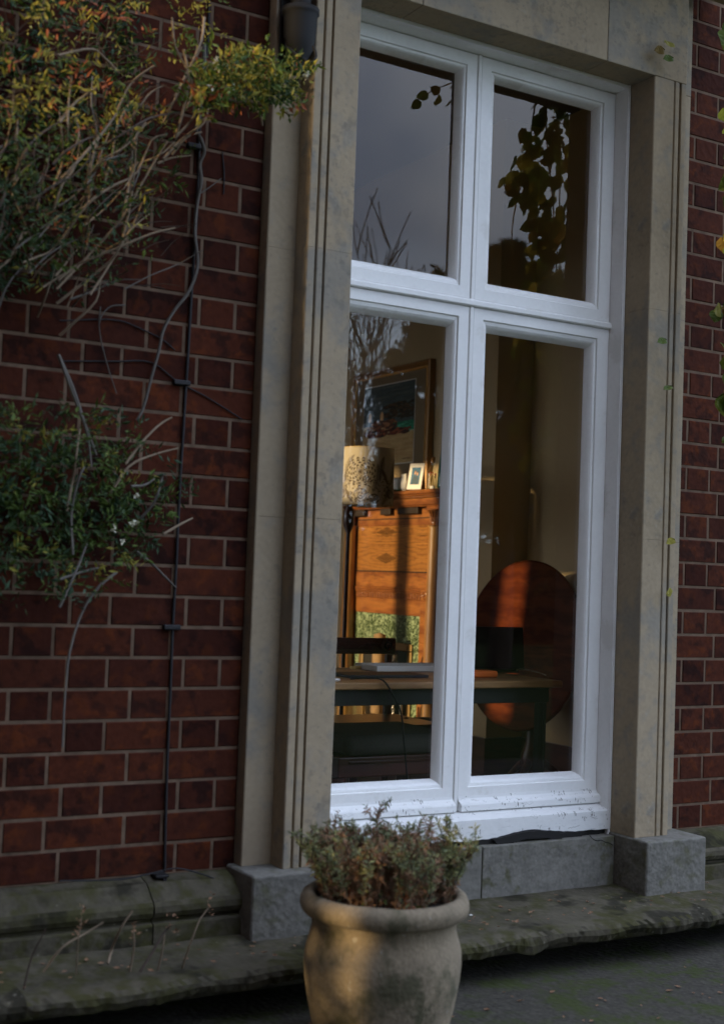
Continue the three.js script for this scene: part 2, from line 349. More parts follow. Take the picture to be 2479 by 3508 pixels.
  M.greenTile = phys({ map: texture(512, 512, (u, v) => {
    const a1 = c2(u, v) * 0.055, b1 = c2(u + 0.37, v + 0.71) * 0.055, L = Math.min(Math.abs(c1(u + a1, v + b1)), Math.abs(c1(u + 0.31 - b1, v + 0.57 + a1)) * 1.2, Math.abs(c3(u + 0.5, v)) * 1.6);
    const w = smooth(0.075, 0.012, L), k = 1 + c3(u, v) * 0.5;
    return [mix(0.022 * k, 0.28, w), mix(0.042 * k, 0.36, w), mix(0.014 * k, 0.22, w)];
  }), roughness: 0.3 });
  M.brass = std({ color: lin(0.62, 0.42, 0.16), metalness: 1, roughness: 0.32 });
  M.oldBrass = std({ color: lin(0.32, 0.22, 0.1), metalness: 0.8, roughness: 0.42 });
  M.gilt = std({ color: lin(0.8, 0.5, 0.15), metalness: 0.35, roughness: 0.45 }); M.giltWood = std({ color: lin(0.3, 0.16, 0.05), metalness: 0.3, roughness: 0.5 });
  M.steel = std({ color: lin(0.55, 0.55, 0.54), metalness: 1, roughness: 0.3 });
  M.greyMetal = std({ color: lin(0.012, 0.013, 0.011), roughness: 0.85 });
  M.black = std({ color: lin(0.006, 0.006, 0.007), roughness: 0.5 });
  M.cushion = std({ map: texture(256, 256, (u, v) => { const k = 0.06 * (1 + 0.25 * Math.sin(u * 600) * Math.sin(v * 600) + f2(u, v) * 0.2); return [k, k * 0.93, k * 0.78]; }), roughness: 1 });
  M.white = std({ color: lin(0.78, 0.76, 0.72), roughness: 0.4 });
  M.paper = std({ color: lin(0.68, 0.66, 0.6), roughness: 0.9 });
  M.orange = std({ color: lin(0.75, 0.16, 0.02), roughness: 0.55 });
  M.greenGlass = phys({ color: lin(0.02, 0.22, 0.14), roughness: 0.12, transmission: 0.35, thickness: 0, ior: 1.5 });
  M.cork = std({ color: lin(0.3, 0.15, 0.06), roughness: 0.9 });
  M.match = std({ color: lin(0.6, 0.44, 0.22), roughness: 0.9 });
  M.matchHead = std({ color: lin(0.4, 0.03, 0.02), roughness: 0.7 });
  M.log = std({ map: texture(256, 256, (u, v) => { const k = 0.3 + f2(u, v) * 0.16; return [k * 1.2, k * 0.78, k * 0.4]; }), roughness: 1 });
}
// ---------------------------------------------------------------- ground and house shell
const COURSE = 0.0862, GROUND = -0.40;
struct('ground', metres(new THREE.PlaneGeometry(7, 3.4, 40, 20).rotateX(-Math.PI / 2).translate(2.0, GROUND, 1.7)), M.ground, 'dark mossy paving along the foot of the house');
struct('lawn', metres(new THREE.PlaneGeometry(300, 300).rotateX(-Math.PI / 2).translate(0, GROUND - 0.03, 100)), M.lawn, 'garden lawn in front of the house');

const OPEN = { x0: 1.834, x1: 3.004, y0: -0.24, y1: 2.53 };
const ZA = 0.047, ZB = 0.122, XB = 1.589;                         // faces of the outer strip and of the pilaster; end of the brickwork
const HOUSE = { x0: -1.4, x1: 4.9, top: 3.35, back: -7.6, floor: -0.28 };
{
  // masonry behind the facing, with the window opening left free
  const b0 = GROUND - 0.1, xl = OPEN.x0 - 0.035, xr = OPEN.x1 + 0.012;             // the inner reveals are splayed
  const core = [runY([[HOUSE.x0, -0.34], [xl - 0.2, -0.34], [xl, -0.16], [xl, -0.03], [HOUSE.x0, -0.03]], b0, HOUSE.top), runY([[HOUSE.x1, -0.34], [HOUSE.x1, -0.03], [xr, -0.03], [xr, -0.16], [xr + 0.26, -0.34]], b0, HOUSE.top), runX([[-0.03, 2.55], [-0.03, HOUSE.top], [-0.34, HOUSE.top], [-0.34, 2.72], [-0.16, 2.55]], xl, xr + 0.1), box(xl, xr, b0, -0.105, -0.34, -0.03)];
  struct('front_wall_core', metres(join(core)), M.plaster, 'plastered inner side of the house front');
  struct('room_floor', metres(box(HOUSE.x0 + 0.3, HOUSE.x1 - 0.3, HOUSE.floor - 0.1, HOUSE.floor, HOUSE.back + 0.3, -0.341), 0, 0, 0.5), M.floorWood, 'dark boarded floor of the room');
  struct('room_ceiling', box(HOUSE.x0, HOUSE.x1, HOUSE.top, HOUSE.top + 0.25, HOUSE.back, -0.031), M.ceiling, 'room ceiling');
  struct('room_wall_back', metres(box(HOUSE.x0, HOUSE.x1, GROUND - 0.1, HOUSE.top - 0.001, HOUSE.back, HOUSE.back + 0.29)), M.plaster, 'far wall of the room');
  struct('room_wall_right', metres(box(4.445, 4.75, GROUND - 0.1, HOUSE.top - 0.001, HOUSE.back + 0.291, -0.341)), M.plaster, 'cream wall of the alcove');
  struct('chimney_breast', metres(box(4.2, 4.444, HOUSE.floor, HOUSE.top - 0.001, -4.9, -2.374)), M.plaster, 'cream chimney breast over the fireplace');
  // left wall: openings for the low sun, some added to light lampshade and room
  const X0 = HOUSE.x0, X1 = HOUSE.x0 + 0.3, zs = [HOUSE.back + 0.291, -0.341], holes = [[-5.9, -4.5, 0.1, 2.4], [-3.97, -3.49, 0.85, 2.54], [-3.34, -2.995, 0.85, 2.54], [-2.87, -2.535, 2.06, 2.43], [-2.31, -2.14, 1.1, 1.97], [-2.09, -1.93, 2.15, 2.5]];
  const wall = []; let z = zs[0];
  for (const [a, b, y0, y1] of holes) { wall.push(box(X0, X1, GROUND - 0.1, HOUSE.top - 0.001, z, a), box(X0, X1, GROUND - 0.1, y0, a, b), box(X0, X1, y1, HOUSE.top - 0.001, a, b)); z = b; }
  wall.push(box(X0, X1, GROUND - 0.1, HOUSE.top - 0.001, z, zs[1]));
  struct('room_wall_left', metres(join(wall)), M.plaster, 'end wall of the room with sun openings, some added for lampshade and bounce');
  const sk = [box(4.425, 4.4449, HOUSE.floor, HOUSE.floor + 0.2, -2.373, -0.342), box(4.18, 4.1999, HOUSE.floor, HOUSE.floor + 0.2, -2.85, -2.354), box(4.2, 4.4249, HOUSE.floor, HOUSE.floor + 0.2, -2.3735, -2.354)];
  struct('skirting_board', metres(join(sk)), M.darkWood, 'dark skirting board along the alcove');
}

// ---------------------------------------------------------------- brick wall, Flemish bond, one mesh a brick
function brickGeo(x0, x1, y0, y1, zf, depth, c = 0.0022) {
  const P = [], q = (a, b, d, e) => P.push(...a, ...b, ...d, ...a, ...d, ...e);
  const j = () => rr(-0.0009, 0.0009), zf2 = zf + rr(-0.001, 0.0012);
  const F = [[x0 + c + j(), y0 + c + j(), zf2], [x1 - c + j(), y0 + c + j(), zf2], [x1 - c + j(), y1 - c + j(), zf2], [x0 + c + j(), y1 - c + j(), zf2]];
  const E = [[x0, y0, zf2 - c], [x1, y0, zf2 - c], [x1, y1, zf2 - c], [x0, y1, zf2 - c]], B = E.map(([x, y]) => [x, y, zf - depth]);
  q(...F);
  for (let k = 0; k < 4; k++) { const n = (k + 1) % 4; q(E[k], E[n], F[n], F[k]); q(B[k], B[n], E[n], E[k]); }
  const g = new THREE.BufferGeometry(); g.setAttribute('position', new THREE.BufferAttribute(new Float32Array(P), 3)); g.computeVertexNormals();
  return metres(plain(g), rnd() * 7, rnd() * 7, 1.15);
}
function brickWall(label, xe, dirX, xBuilt, xFar, rows) {
  const w = thing('brick_wall', label, 'wall');
  const lo = Math.min(xe, xFar), hi = Math.max(xe, xFar);
  mesh('mortar', metres(box(lo + (dirX > 0 ? 0.003 : 0), hi - (dirX < 0 ? 0.003 : 0), -COURSE, HOUSE.top, -0.0298, -0.0022)), M.mortar, w);
  const rest = [], J = 0.0045;
  for (let r = -1; r < rows; r++) {
    const y0 = r * COURSE + J, y1 = (r + 1) * COURSE - J;
    let x = xe, k = 0; const list = r % 2 ? [0.0695, 0.1125] : [0.225, 0.1125];
    const odd = Math.abs(r % 2) === 1;
    while (Math.abs(x - xe) < Math.abs(xFar - xe) - 0.02) {
      const len = odd ? (k === 0 ? 0.0695 : k % 2 ? 0.1125 : 0.225) : (k % 2 ? 0.1125 : 0.225);
      const n = x + dirX * len, a = Math.min(x, n) + J, b = Math.max(x, n) - J;
      const aa = k === 0 && dirX < 0 ? a : a, bb = k === 0 && dirX < 0 ? b + J : b;
      if ((x - xBuilt) * dirX < 0) mesh('brick', brickGeo(aa, bb, y0, y1, 0, 0.028), pick(M.brick), w);
      else rest.push(brickGeo(aa, bb, y0, y1, 0, 0.028));
      x = n; k++;
    }
  }
  if (rest.length) { const m = mesh('brick_mass', join(rest), M.brick[0], w); m.userData.kind = 'stuff'; }
  return w;
}
seed = 11;
brickWall('dark red brick wall with pale mortar and climbing stems, left of the window', XB, -1, 0.62, HOUSE.x0, 34);
seed = 12;
brickWall('dark red brick wall beyond the right-hand stone pilaster', 3.249, 1, 3.6, HOUSE.x1, 34);

// ---------------------------------------------------------------- moulded base course below the bricks
{
  const w = thing('stone_base_course', 'mossy moulded stone base course under the brick wall', 'plinth');
  const prof = (d = 0) => [[-0.03, -0.0875], [0.001, -0.0875], [0.05, -0.097], [0.088 + d, -0.128], [0.1 + d, -0.135], [0.107 + d, -0.146], [0.108 + d, -0.162], [0.101 + d, -0.176], [0.088 + d, -0.183], [0.088 + d, -0.190], [0.103 + d, -0.192], [0.106 + d, -0.197], [0.106 + d, GROUND], [-0.03, GROUND]];
  const bits = [[-1.4, 0.55], [0.553, 1.305], [1.308, 1.578]];
  bits.forEach(([a, b], i) => mesh('base_stone', metres(runX(prof(i * 0.002), a, b), i * 0.37, i * 0.2), M.mossStone, w));
  const w2 = thing('stone_base_course', 'moulded stone base course at the far right edge', 'plinth');
  mesh('base_stone', metres(runX(prof(), 3.27, HOUSE.x1)), M.mossStone, w2);
}

// ---------------------------------------------------------------- stone window surround
{
  const w = thing('stone_window_surround', 'pale stone pilasters and lintel framing the tall white window', 'window surround');
  const yb = -0.072, joints = [yb, 0.93, 1.72, 2.53];
  const pil = s => {      // outline across the pilaster and its grooves; s mirrors it about the opening
    const X = x => s < 0 ? x : 4.838 - x;
    const o = [[1.834, -0.029], [1.834, ZB - 0.003], [1.831, ZB], [1.7445, ZB], [1.7425, ZB - 0.013], [1.7385, ZB - 0.013], [1.737, ZB - 0.003], [1.7345, ZB - 0.001], [1.7195, ZB - 0.001], [1.717, ZB - 0.003], [1.7155, ZB - 0.015], [1.7105, ZB - 0.015], [1.709, ZB - 0.002], [1.707, ZB], [1.687, ZB], [1.684, ZB - 0.003], [1.684, -0.029]];
    return o.map(([x, z]) => [X(x), z]);
  };
  const strip = s => [[1.6835, -0.029], [1.6835, ZA], [1.5935, ZA], [1.5905, ZA - 0.003], [1.5905, -0.029]].map(([x, z]) => [s < 0 ? x : 4.838 - x, z]);
  for (const s of [-1, 1]) {
    for (let i = 0; i + 1 < joints.length; i++) {
      const g = 0.0004;
      mesh('pilaster_block', metres(runY(pil(s), joints[i] + g, joints[i + 1] - g), s, 0), M.stone, w);
      mesh('side_strip_block', metres(runY(strip(s), joints[i] + g, joints[i + 1] - g), s * 0.4, 0.3), M.stone, w);
    }
  }
  // lintel course over both pilasters
  for (const [a, b, k] of [[1.684, 2.05, 0], [2.0515, 2.79, 1], [2.7915, 3.154, 2]]) mesh('lintel_block', metres(rbox(a, b, 2.531, 3.0, -0.029, ZB, 0.003), k * 0.3, 0.2), M.stone, w);
  for (const [a, b] of [[1.5905, 1.6835], [3.1545, 3.2475]]) mesh('side_strip_block', metres(rbox(a, b, 2.531, 3.0, -0.029, ZA, 0.003), 0.3, 0.2), M.stone, w);
  // plinth blocks
  const plinth = (x0, x1, zf) => {
    const g = new RoundedBoxGeometry(x1 - x0, 0.205, zf + 0.029, 3, 0.008).translate((x0 + x1) / 2, -0.0725 - 0.1025, (zf - 0.029) / 2);
    return metres(g, x0, 0.3);
  };
  mesh('plinth_block', plinth(1.567, 1.836, 0.172), M.baseStone, w);
  mesh('plinth_block', plinth(2.998, 3.268, 0.19), M.baseStone, w);
  // stone under the wooden sill, in two pieces
  mesh('sill_stone', metres(rbox(1.8365, 2.4465, -0.36, -0.08, -0.03, 0.031, 0.004, 2), 0.1, 0.6), M.baseStone, w);
  mesh('crack', tube([[2018, 2862], [2032, 2876], [2045, 2880], [2058, 2878], [2072, 2885], [2084, 2887], [2097, 2895]].map(([u, v]) => onZ(u, v, 0.0318)), 0.0014, 0.001, 4, 2), M.gap, w);
  mesh('sill_stone', metres(rbox(2.449, 2.9975, -0.36, -0.08, -0.03, 0.0315, 0.004, 2), 0.7, 0.1), M.baseStone, w);
}
// moulded cornice added out of view, deepened to keep zenith sky off the window head
{
  const w = thing('shade_cornice', 'unseen stone cornice added to shade the window head', 'cornice');
  mesh('cornice_moulding', metres(runX([[0.123, 2.86], [0.15, 2.86], [0.17, 2.9], [0.3, 2.93], [0.48, 2.94], [0.48, 3.0], [0.52, 3.02], [0.52, 3.07], [-0.02, 3.15], [-0.02, 3.003], [0.123, 3.003]], 1.45, 3.4)), M.stone, w);
}

// ---------------------------------------------------------------- worn doorstep slab
{
  seed = 31;
  const w = thing('step_slab', 'worn mossy stone step with a chipped front edge below the window', 'step');
  const nx = 260, nz = 16, x0 = 0.1, x1 = 3.9, P = [], uvv = [];
  const front = x => 0.375 + 0.012 * Math.sin(x * 7) + fbm(x * 5, 3, 1) * 0.018, thick = x => 0.05 + fbm(x * 7, 9, 4) * 0.028 + 0.02 * smooth(0.1, 0, Math.abs(x - 2.40));
  const rows = [];
  for (let i = 0; i <= nx; i++) {
    const x = mix(x0, x1, i / nx), f = front(x), t = Math.max(0.03, thick(x)), row = [];
    const top = z => -0.243 - 0.018 * smooth(0.05, f, z) + fbm(x * 4, z * 6, 5) * 0.008;
    for (let k = 0; k <= nz; k++) { const z = mix(-0.02, f - 0.03, k / nz); row.push([x, top(z), z]); }
    const y = top(f - 0.03);
    row.push([x, y - 0.005 + N(x * 40, 1) * 0.004, f - 0.012], [x, y - 0.016, f - 0.001 + N(x * 50, 2) * 0.006], [x, y - t * 0.6, f + N(x * 30, 3) * 0.007 + N(x * 120, 4) * 0.002], [x, y - t + N(x * 60, 8) * 0.004, f - 0.012 + N(x * 40, 5) * 0.009], [x, y - t - 0.004, f - 0.09], [x, y - t - 0.01, -0.02]);
    rows.push(row);
  }
  for (let i = 0; i < nx; i++) for (let k = 0; k + 1 < rows[0].length; k++) { const a = rows[i][k], b = rows[i + 1][k], c = rows[i + 1][k + 1], d = rows[i][k + 1]; P.push(...a, ...c, ...b, ...a, ...d, ...c); }
  const g = new THREE.BufferGeometry(); g.setAttribute('position', new THREE.BufferAttribute(new Float32Array(P), 3)); g.computeVertexNormals();
  mesh('slab', metres(plain(g), 0.2, 0.1, 0.9), M.mossStone, w);
  mesh('riser', metres(box(0.11, 3.89, GROUND - 0.05, -0.335, -0.02, 0.12)), M.mossStone, w);
}
// ---------------------------------------------------------------- white casement window
{
  seed = 41;
  const w = thing('casement_window', 'tall white painted four-light timber window with flaking sill', 'window');
  const FX0 = 1.806, FX1 = 2.993, ZS = -0.065, ZG = -0.108, HEAD = 2.519;
  // box frame: front at z = 0, returning to the sashes
  mesh('frame_jamb', metres(join([rbox(FX1, 3.0145, -0.1, 2.534, -0.16, 0.0, 0.002), rbox(2.9965, 3.0025, -0.01, 2.534, -0.001, 0.004, 0.002)])), M.paint, w);
  mesh('frame_jamb', metres(rbox(1.796, FX0, -0.1, 2.534, -0.16, 0.0, 0.002)), M.paint, w);
  mesh('frame_head', metres(join([rbox(1.8065, 2.9925, HEAD, 2.5475, -0.16, 0.0, 0.002), rbox(FX0 + 0.03, FX1 - 0.001, HEAD - 0.004, HEAD + 0.006, -0.085, -0.075, 0.002)])), M.paint, w);
  mesh('transom_bead', metres(runX([[-0.13, 1.671], [-0.058, 1.671], [-0.052, 1.675], [-0.052, 1.688], [-0.06, 1.6955], [-0.13, 1.6955]], FX0, FX1)), M.paint, w);
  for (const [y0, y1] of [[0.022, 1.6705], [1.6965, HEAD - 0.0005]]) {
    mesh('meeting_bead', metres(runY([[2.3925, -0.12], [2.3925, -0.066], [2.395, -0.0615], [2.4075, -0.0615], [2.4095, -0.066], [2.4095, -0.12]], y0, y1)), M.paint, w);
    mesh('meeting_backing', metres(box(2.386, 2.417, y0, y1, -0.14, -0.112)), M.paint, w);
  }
  const ovolo = (f, s) => [[f, ZS], [f + 0.004, ZS - 0.006], [f + 0.006, ZS - 0.006], [f + (s - f) * 0.45, ZS - 0.010], [f + (s - f) * 0.75, ZS - 0.019], [s - 0.003, ZS - 0.030], [s - 0.0005, ZS - 0.032], [s, ZS - 0.0445]];
  const sash = (x0, x1, y0, y1, mx0, mx1, my0, my1, sx0, sx1, sy0, sy1, bottom) => {
    const g = 0.0012;
    // flat timbers: stiles and rails, then the moulding, then the glass
    const body = [box(x0 + g, mx0, y0 + g, y1 - g, -0.118, ZS), box(mx1, x1 - g, y0 + g, y1 - g, -0.118, ZS), box(mx0, mx1, my1, y1 - g, -0.118, ZS), box(mx0, mx1, y0 + g, my0, -0.118, ZS)];
    const s = mesh('sash', metres(join(body), x0, y0), M.paint, w);
    // moulding: four sides may have different widths
    const prof = ovolo(0, 1), P = [], q = (a, b, c, d) => P.push(...a, ...b, ...c, ...a, ...c, ...d);
    const at = ([t, z]) => { t = Math.min(1, t); return [[mix(mx0, sx0, t), mix(my0, sy0, t), z], [mix(mx1, sx1, t), mix(my0, sy0, t), z], [mix(mx1, sx1, t), mix(my1, sy1, t), z], [mix(mx0, sx0, t), mix(my1, sy1, t), z]]; };
    const pr = [[0, ZS], [0.1, ZS - 0.007], [0.2, ZS - 0.007], [0.42, ZS - 0.0085], [0.62, ZS - 0.014], [0.78, ZS - 0.023], [0.86, ZS - 0.031], [0.9, ZS - 0.033], [1.0, ZS - 0.046]];
    for (let i = 0; i + 1 < pr.length; i++) { const A = at(pr[i]), B = at(pr[i + 1]); for (let k = 0; k < 4; k++) q(A[k], A[(k + 1) % 4], B[(k + 1) % 4], B[k]); }
    const mg = new THREE.BufferGeometry(); mg.setAttribute('position', new THREE.BufferAttribute(new Float32Array(P), 3)); mg.computeVertexNormals();
    mesh('moulding', metres(plain(mg), x0, y0), bottom ? M.paint : M.paint, s);
    // old hand-drawn glass, a little uneven
    const pg = new THREE.PlaneGeometry(sx1 - sx0 + 0.016, sy1 - sy0 + 0.016, 24, 48), pp = pg.attributes.position;
    pg.translate((sx0 + sx1) / 2, (sy0 + sy1) / 2, ZG);
    for (let i = 0; i < pp.count; i++) pp.setZ(i, ZG + N(pp.getX(i) * 2.2 + x0 * 9, pp.getY(i) * 1.7 + y0 * 5, 3) * 0.0007);
    pg.computeVertexNormals();
    mesh('glass_pane', pg, M.pane, s);
    return s;
  };
  const R = [2.41, FX1, 2.449, 2.941, 2.484, 2.919], L = [FX0, 2.392, 1.859, 2.351, 1.881, 2.331];
  for (const [x0, x1, a, b, c, d] of [L, R]) {
    sash(x0, x1, 1.6965, HEAD - 0.001, a, b, 1.735, 2.476, c, d, 1.768, 2.455, false);
    const s = sash(x0, x1, 0.045, 1.6705, a, b, 0.094, 1.634, c, d, 0.121, 1.6, true);
    // flaking weather board along the foot of each casement
    const dw = 0.0015;
    mesh('weather_board', (() => { const g = metres(runX([[-0.11, 0.066], [-0.0645, 0.066], [-0.063, 0.058], [-0.056, 0.05], [-0.046, 0.045], [-0.0425, 0.04], [-0.0415, 0.022], [-0.046, 0.019], [-0.11, 0.019]], x0 + dw, x1 + (x1 > 2.5 ? 0.004 : -dw)), x0 * 1.7, 0.1, 1.4); return g; })(), M.wornPaint, s);
  }
  // wooden sill with a ragged lower edge over a dark gap
  {
    const x0 = 1.797, x1 = 3.006, n = 70, pts = [[x0, -0.002], [x1, -0.002]];
    const low = x => -0.062 + 0.018 * Math.exp(-Math.pow((x - 2.66) / 0.11, 2)) - 0.006 * Math.exp(-Math.pow((x - 2.45) / 0.08, 2)) + N(x * 30, 2) * 0.003 + N(x * 90, 5) * 0.0022;
    for (let i = n; i >= 0; i--) { const x = mix(x0, x1, i / n); pts.push([x, low(x)]); }
    const face = runZ(pts, -0.012, 0.001);
    const top = runX([[-0.16, 0.0], [-0.16, 0.019], [-0.052, 0.0165], [0.0005, 0.0], [0.001, -0.004], [-0.012, -0.012], [-0.012, -0.0025]], x0, x1);
    mesh('sill', metres(join([face, top]), 0.13, 0.05, 1.6), M.wornPaint, w);
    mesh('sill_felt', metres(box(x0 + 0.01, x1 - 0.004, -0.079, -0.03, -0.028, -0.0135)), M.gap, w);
    // torn strips of black felt hanging from the gap
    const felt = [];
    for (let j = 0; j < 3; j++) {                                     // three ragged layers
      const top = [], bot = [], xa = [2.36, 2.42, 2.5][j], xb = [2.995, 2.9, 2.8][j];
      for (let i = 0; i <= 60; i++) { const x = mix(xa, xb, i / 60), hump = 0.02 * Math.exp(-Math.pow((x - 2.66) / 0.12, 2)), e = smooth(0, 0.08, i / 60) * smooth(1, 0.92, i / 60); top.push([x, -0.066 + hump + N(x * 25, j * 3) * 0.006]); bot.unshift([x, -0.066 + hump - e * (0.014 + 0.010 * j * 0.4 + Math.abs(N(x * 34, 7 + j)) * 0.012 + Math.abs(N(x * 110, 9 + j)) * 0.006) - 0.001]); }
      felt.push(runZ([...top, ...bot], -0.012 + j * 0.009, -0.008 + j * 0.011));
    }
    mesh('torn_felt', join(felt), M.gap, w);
  }
}
// ---------------------------------------------------------------- black cable and wires on the bricks
{
  seed = 61;
  const px = (u, v, z = 0.006) => onZ(u, v, z);
  const c = thing('wall_cable', 'black cable clipped down the brick wall beside the stone', 'cable');
  mesh('cable_run', tube([[718, -40], [712, 160], [690, 330], [683, 470], [682, 560], [672, 760], [662, 920], [652, 1080], [643, 1240], [637, 1330], [628, 1480], [618, 1640], [610, 1800], [603, 1960], [596, 2080], [590, 2200], [585, 2340], [578, 2500], [572, 2660], [568, 2800], [564, 2985]].map(q => px(...q)), 0.0042, 0.0042, 6, 3), M.cable, c);
  for (const [u, v] of [[660, 500], [612, 1310], [578, 2148]]) { const p = px(u, v, 0.004); mesh('cable_clip', rbox(p.x - 0.018, p.x + 0.034, p.y - 0.008, p.y + 0.007, -0.002, 0.016, 0.004), M.cable, c); }
  const t = px(562, 3005, 0.03); mesh('cable_end', join([rbox(t.x - 0.03, t.x + 0.01, t.y, t.y + 0.01, 0, 0.045, 0.004), rbox(t.x - 0.008, t.x + 0.006, t.y - 0.045, t.y + 0.004, 0.03, 0.042, 0.004)]), M.cable, c);
  const wires = [['thin black wire slanting from the cable clip to the stone', [[205, 1237], [400, 1238], [520, 1242], [612, 1310], [700, 1355], [830, 1437]]], ['thin black wire sagging across the upper bricks', [[205, 1098], [410, 1098], [480, 1125], [560, 1165], [600, 1200]]], ['short black wire hanging on the bricks under the leafy spray', [[762, 520], [768, 600], [766, 665]]], ['black wire lying along the base course', [[205, 3018], [420, 3012], [520, 2992], [600, 2975], [660, 2985], [760, 3020], [830, 3052]]]];
  for (const [label, pts] of wires) tag(mesh('wall_wire', tube(pts.map(([u, v]) => px(u, v, v > 2900 ? 0.05 : 0.004)), 0.0022, 0.0022, 5, 4), M.cable), label, 'wire');
}
// black iron bracket in the corner at the top
{
  const b = thing('iron_hopper', 'black iron rainwater hopper in the corner above the stone strip', 'rainwater hopper');
  const a = onZ(1005, 190, 0.1), x = 1.648, y = a.y;
  mesh('bowl', lathe([[0.012, y - 0.04], [0.02, y - 0.035], [0.024, y - 0.01], [0.04, y + 0.02], [0.048, y + 0.06], [0.05, y + 0.12], [0.056, y + 0.125], [0.056, y + 0.14], [0, y + 0.14]], 20).translate(x - 0.006, 0, ZA + 0.052), M.iron, b);
  mesh('back_plate', rbox(x - 0.05, x + 0.03, y - 0.03, y + 0.5, ZA + 0.0005, ZA + 0.012, 0.003), M.iron, b);
  mesh('pipe', new THREE.CylinderGeometry(0.03, 0.03, 0.4, 18).translate(x - 0.006, y + 0.33, ZA + 0.05), M.iron, b);
  mesh('scroll', join([tube([V(x - 0.045, y + 0.03, ZA + 0.04), V(x - 0.03, y - 0.02, ZA + 0.1), V(x + 0.0, y - 0.035, ZA + 0.115), V(x + 0.02, y - 0.01, ZA + 0.11), V(x + 0.012, y + 0.02, ZA + 0.105)], 0.005, 0.004, 6), tube([V(x - 0.02, y - 0.03, ZA + 0.1), V(x - 0.01, y - 0.06, ZA + 0.06), V(x + 0.01, y - 0.07, ZA + 0.02)], 0.004, 0.003, 6)]), M.iron, b);
}

// ---------------------------------------------------------------- climbing plants on the bricks
function climber(name, label, category) { const t = thing(name, label, category), acc = { twig: [], twigGrey: [], twigDark: [] }, lv = {}; return {
  t, twig(mat, pts, r0, r1) { acc[mat].push(tube(pts, r0, r1, 5, 3)); },
  spray(mat, at, dir, len, n, ll, lw) {       // a twig of paired leaflets
    const L = lv[mat] ??= new Leaves(), side = across(dir), up = V(0, 0, 0).crossVectors(side, dir);
    for (let i = 0; i < n; i++) {
      const f = (i + 0.6) / n, p = at.clone().addScaledVector(dir, len * f).addScaledVector(up, -len * 0.25 * f * f), s = i % 2 ? 1 : -1;
      const d = dir.clone().multiplyScalar(0.55).addScaledVector(side, s * 0.8).addScaledVector(up, rr(-0.35, 0.35)).normalize();
      { const k = rr(0.55, 1.5); L.leaf(p, d, across(d), ll * k, lw * k * rr(0.8, 1.1)); }
    }
  },
  finish() {
    for (const k in acc) if (acc[k].length) mesh(k === 'twig' ? 'stems' : k === 'twigGrey' ? 'grey_stems' : 'thin_stems', join(acc[k]), M[k], t).userData.kind = 'stuff';
    for (const k in lv) { const m = mesh({ leaf: 'green_foliage', leafDark: 'dark_foliage', leafYellow: 'yellow_foliage', leafRed: 'red_foliage', leafBlue: 'grey_green_foliage', evergreen: 'evergreen_foliage', autumn: 'autumn_foliage', heather: 'grey_foliage', heatherDry: 'dry_foliage', heatherLime: 'young_foliage', petal: 'buds' }[k], lv[k].build(), M[k], t); m.userData.kind = 'stuff'; }
  } }; }
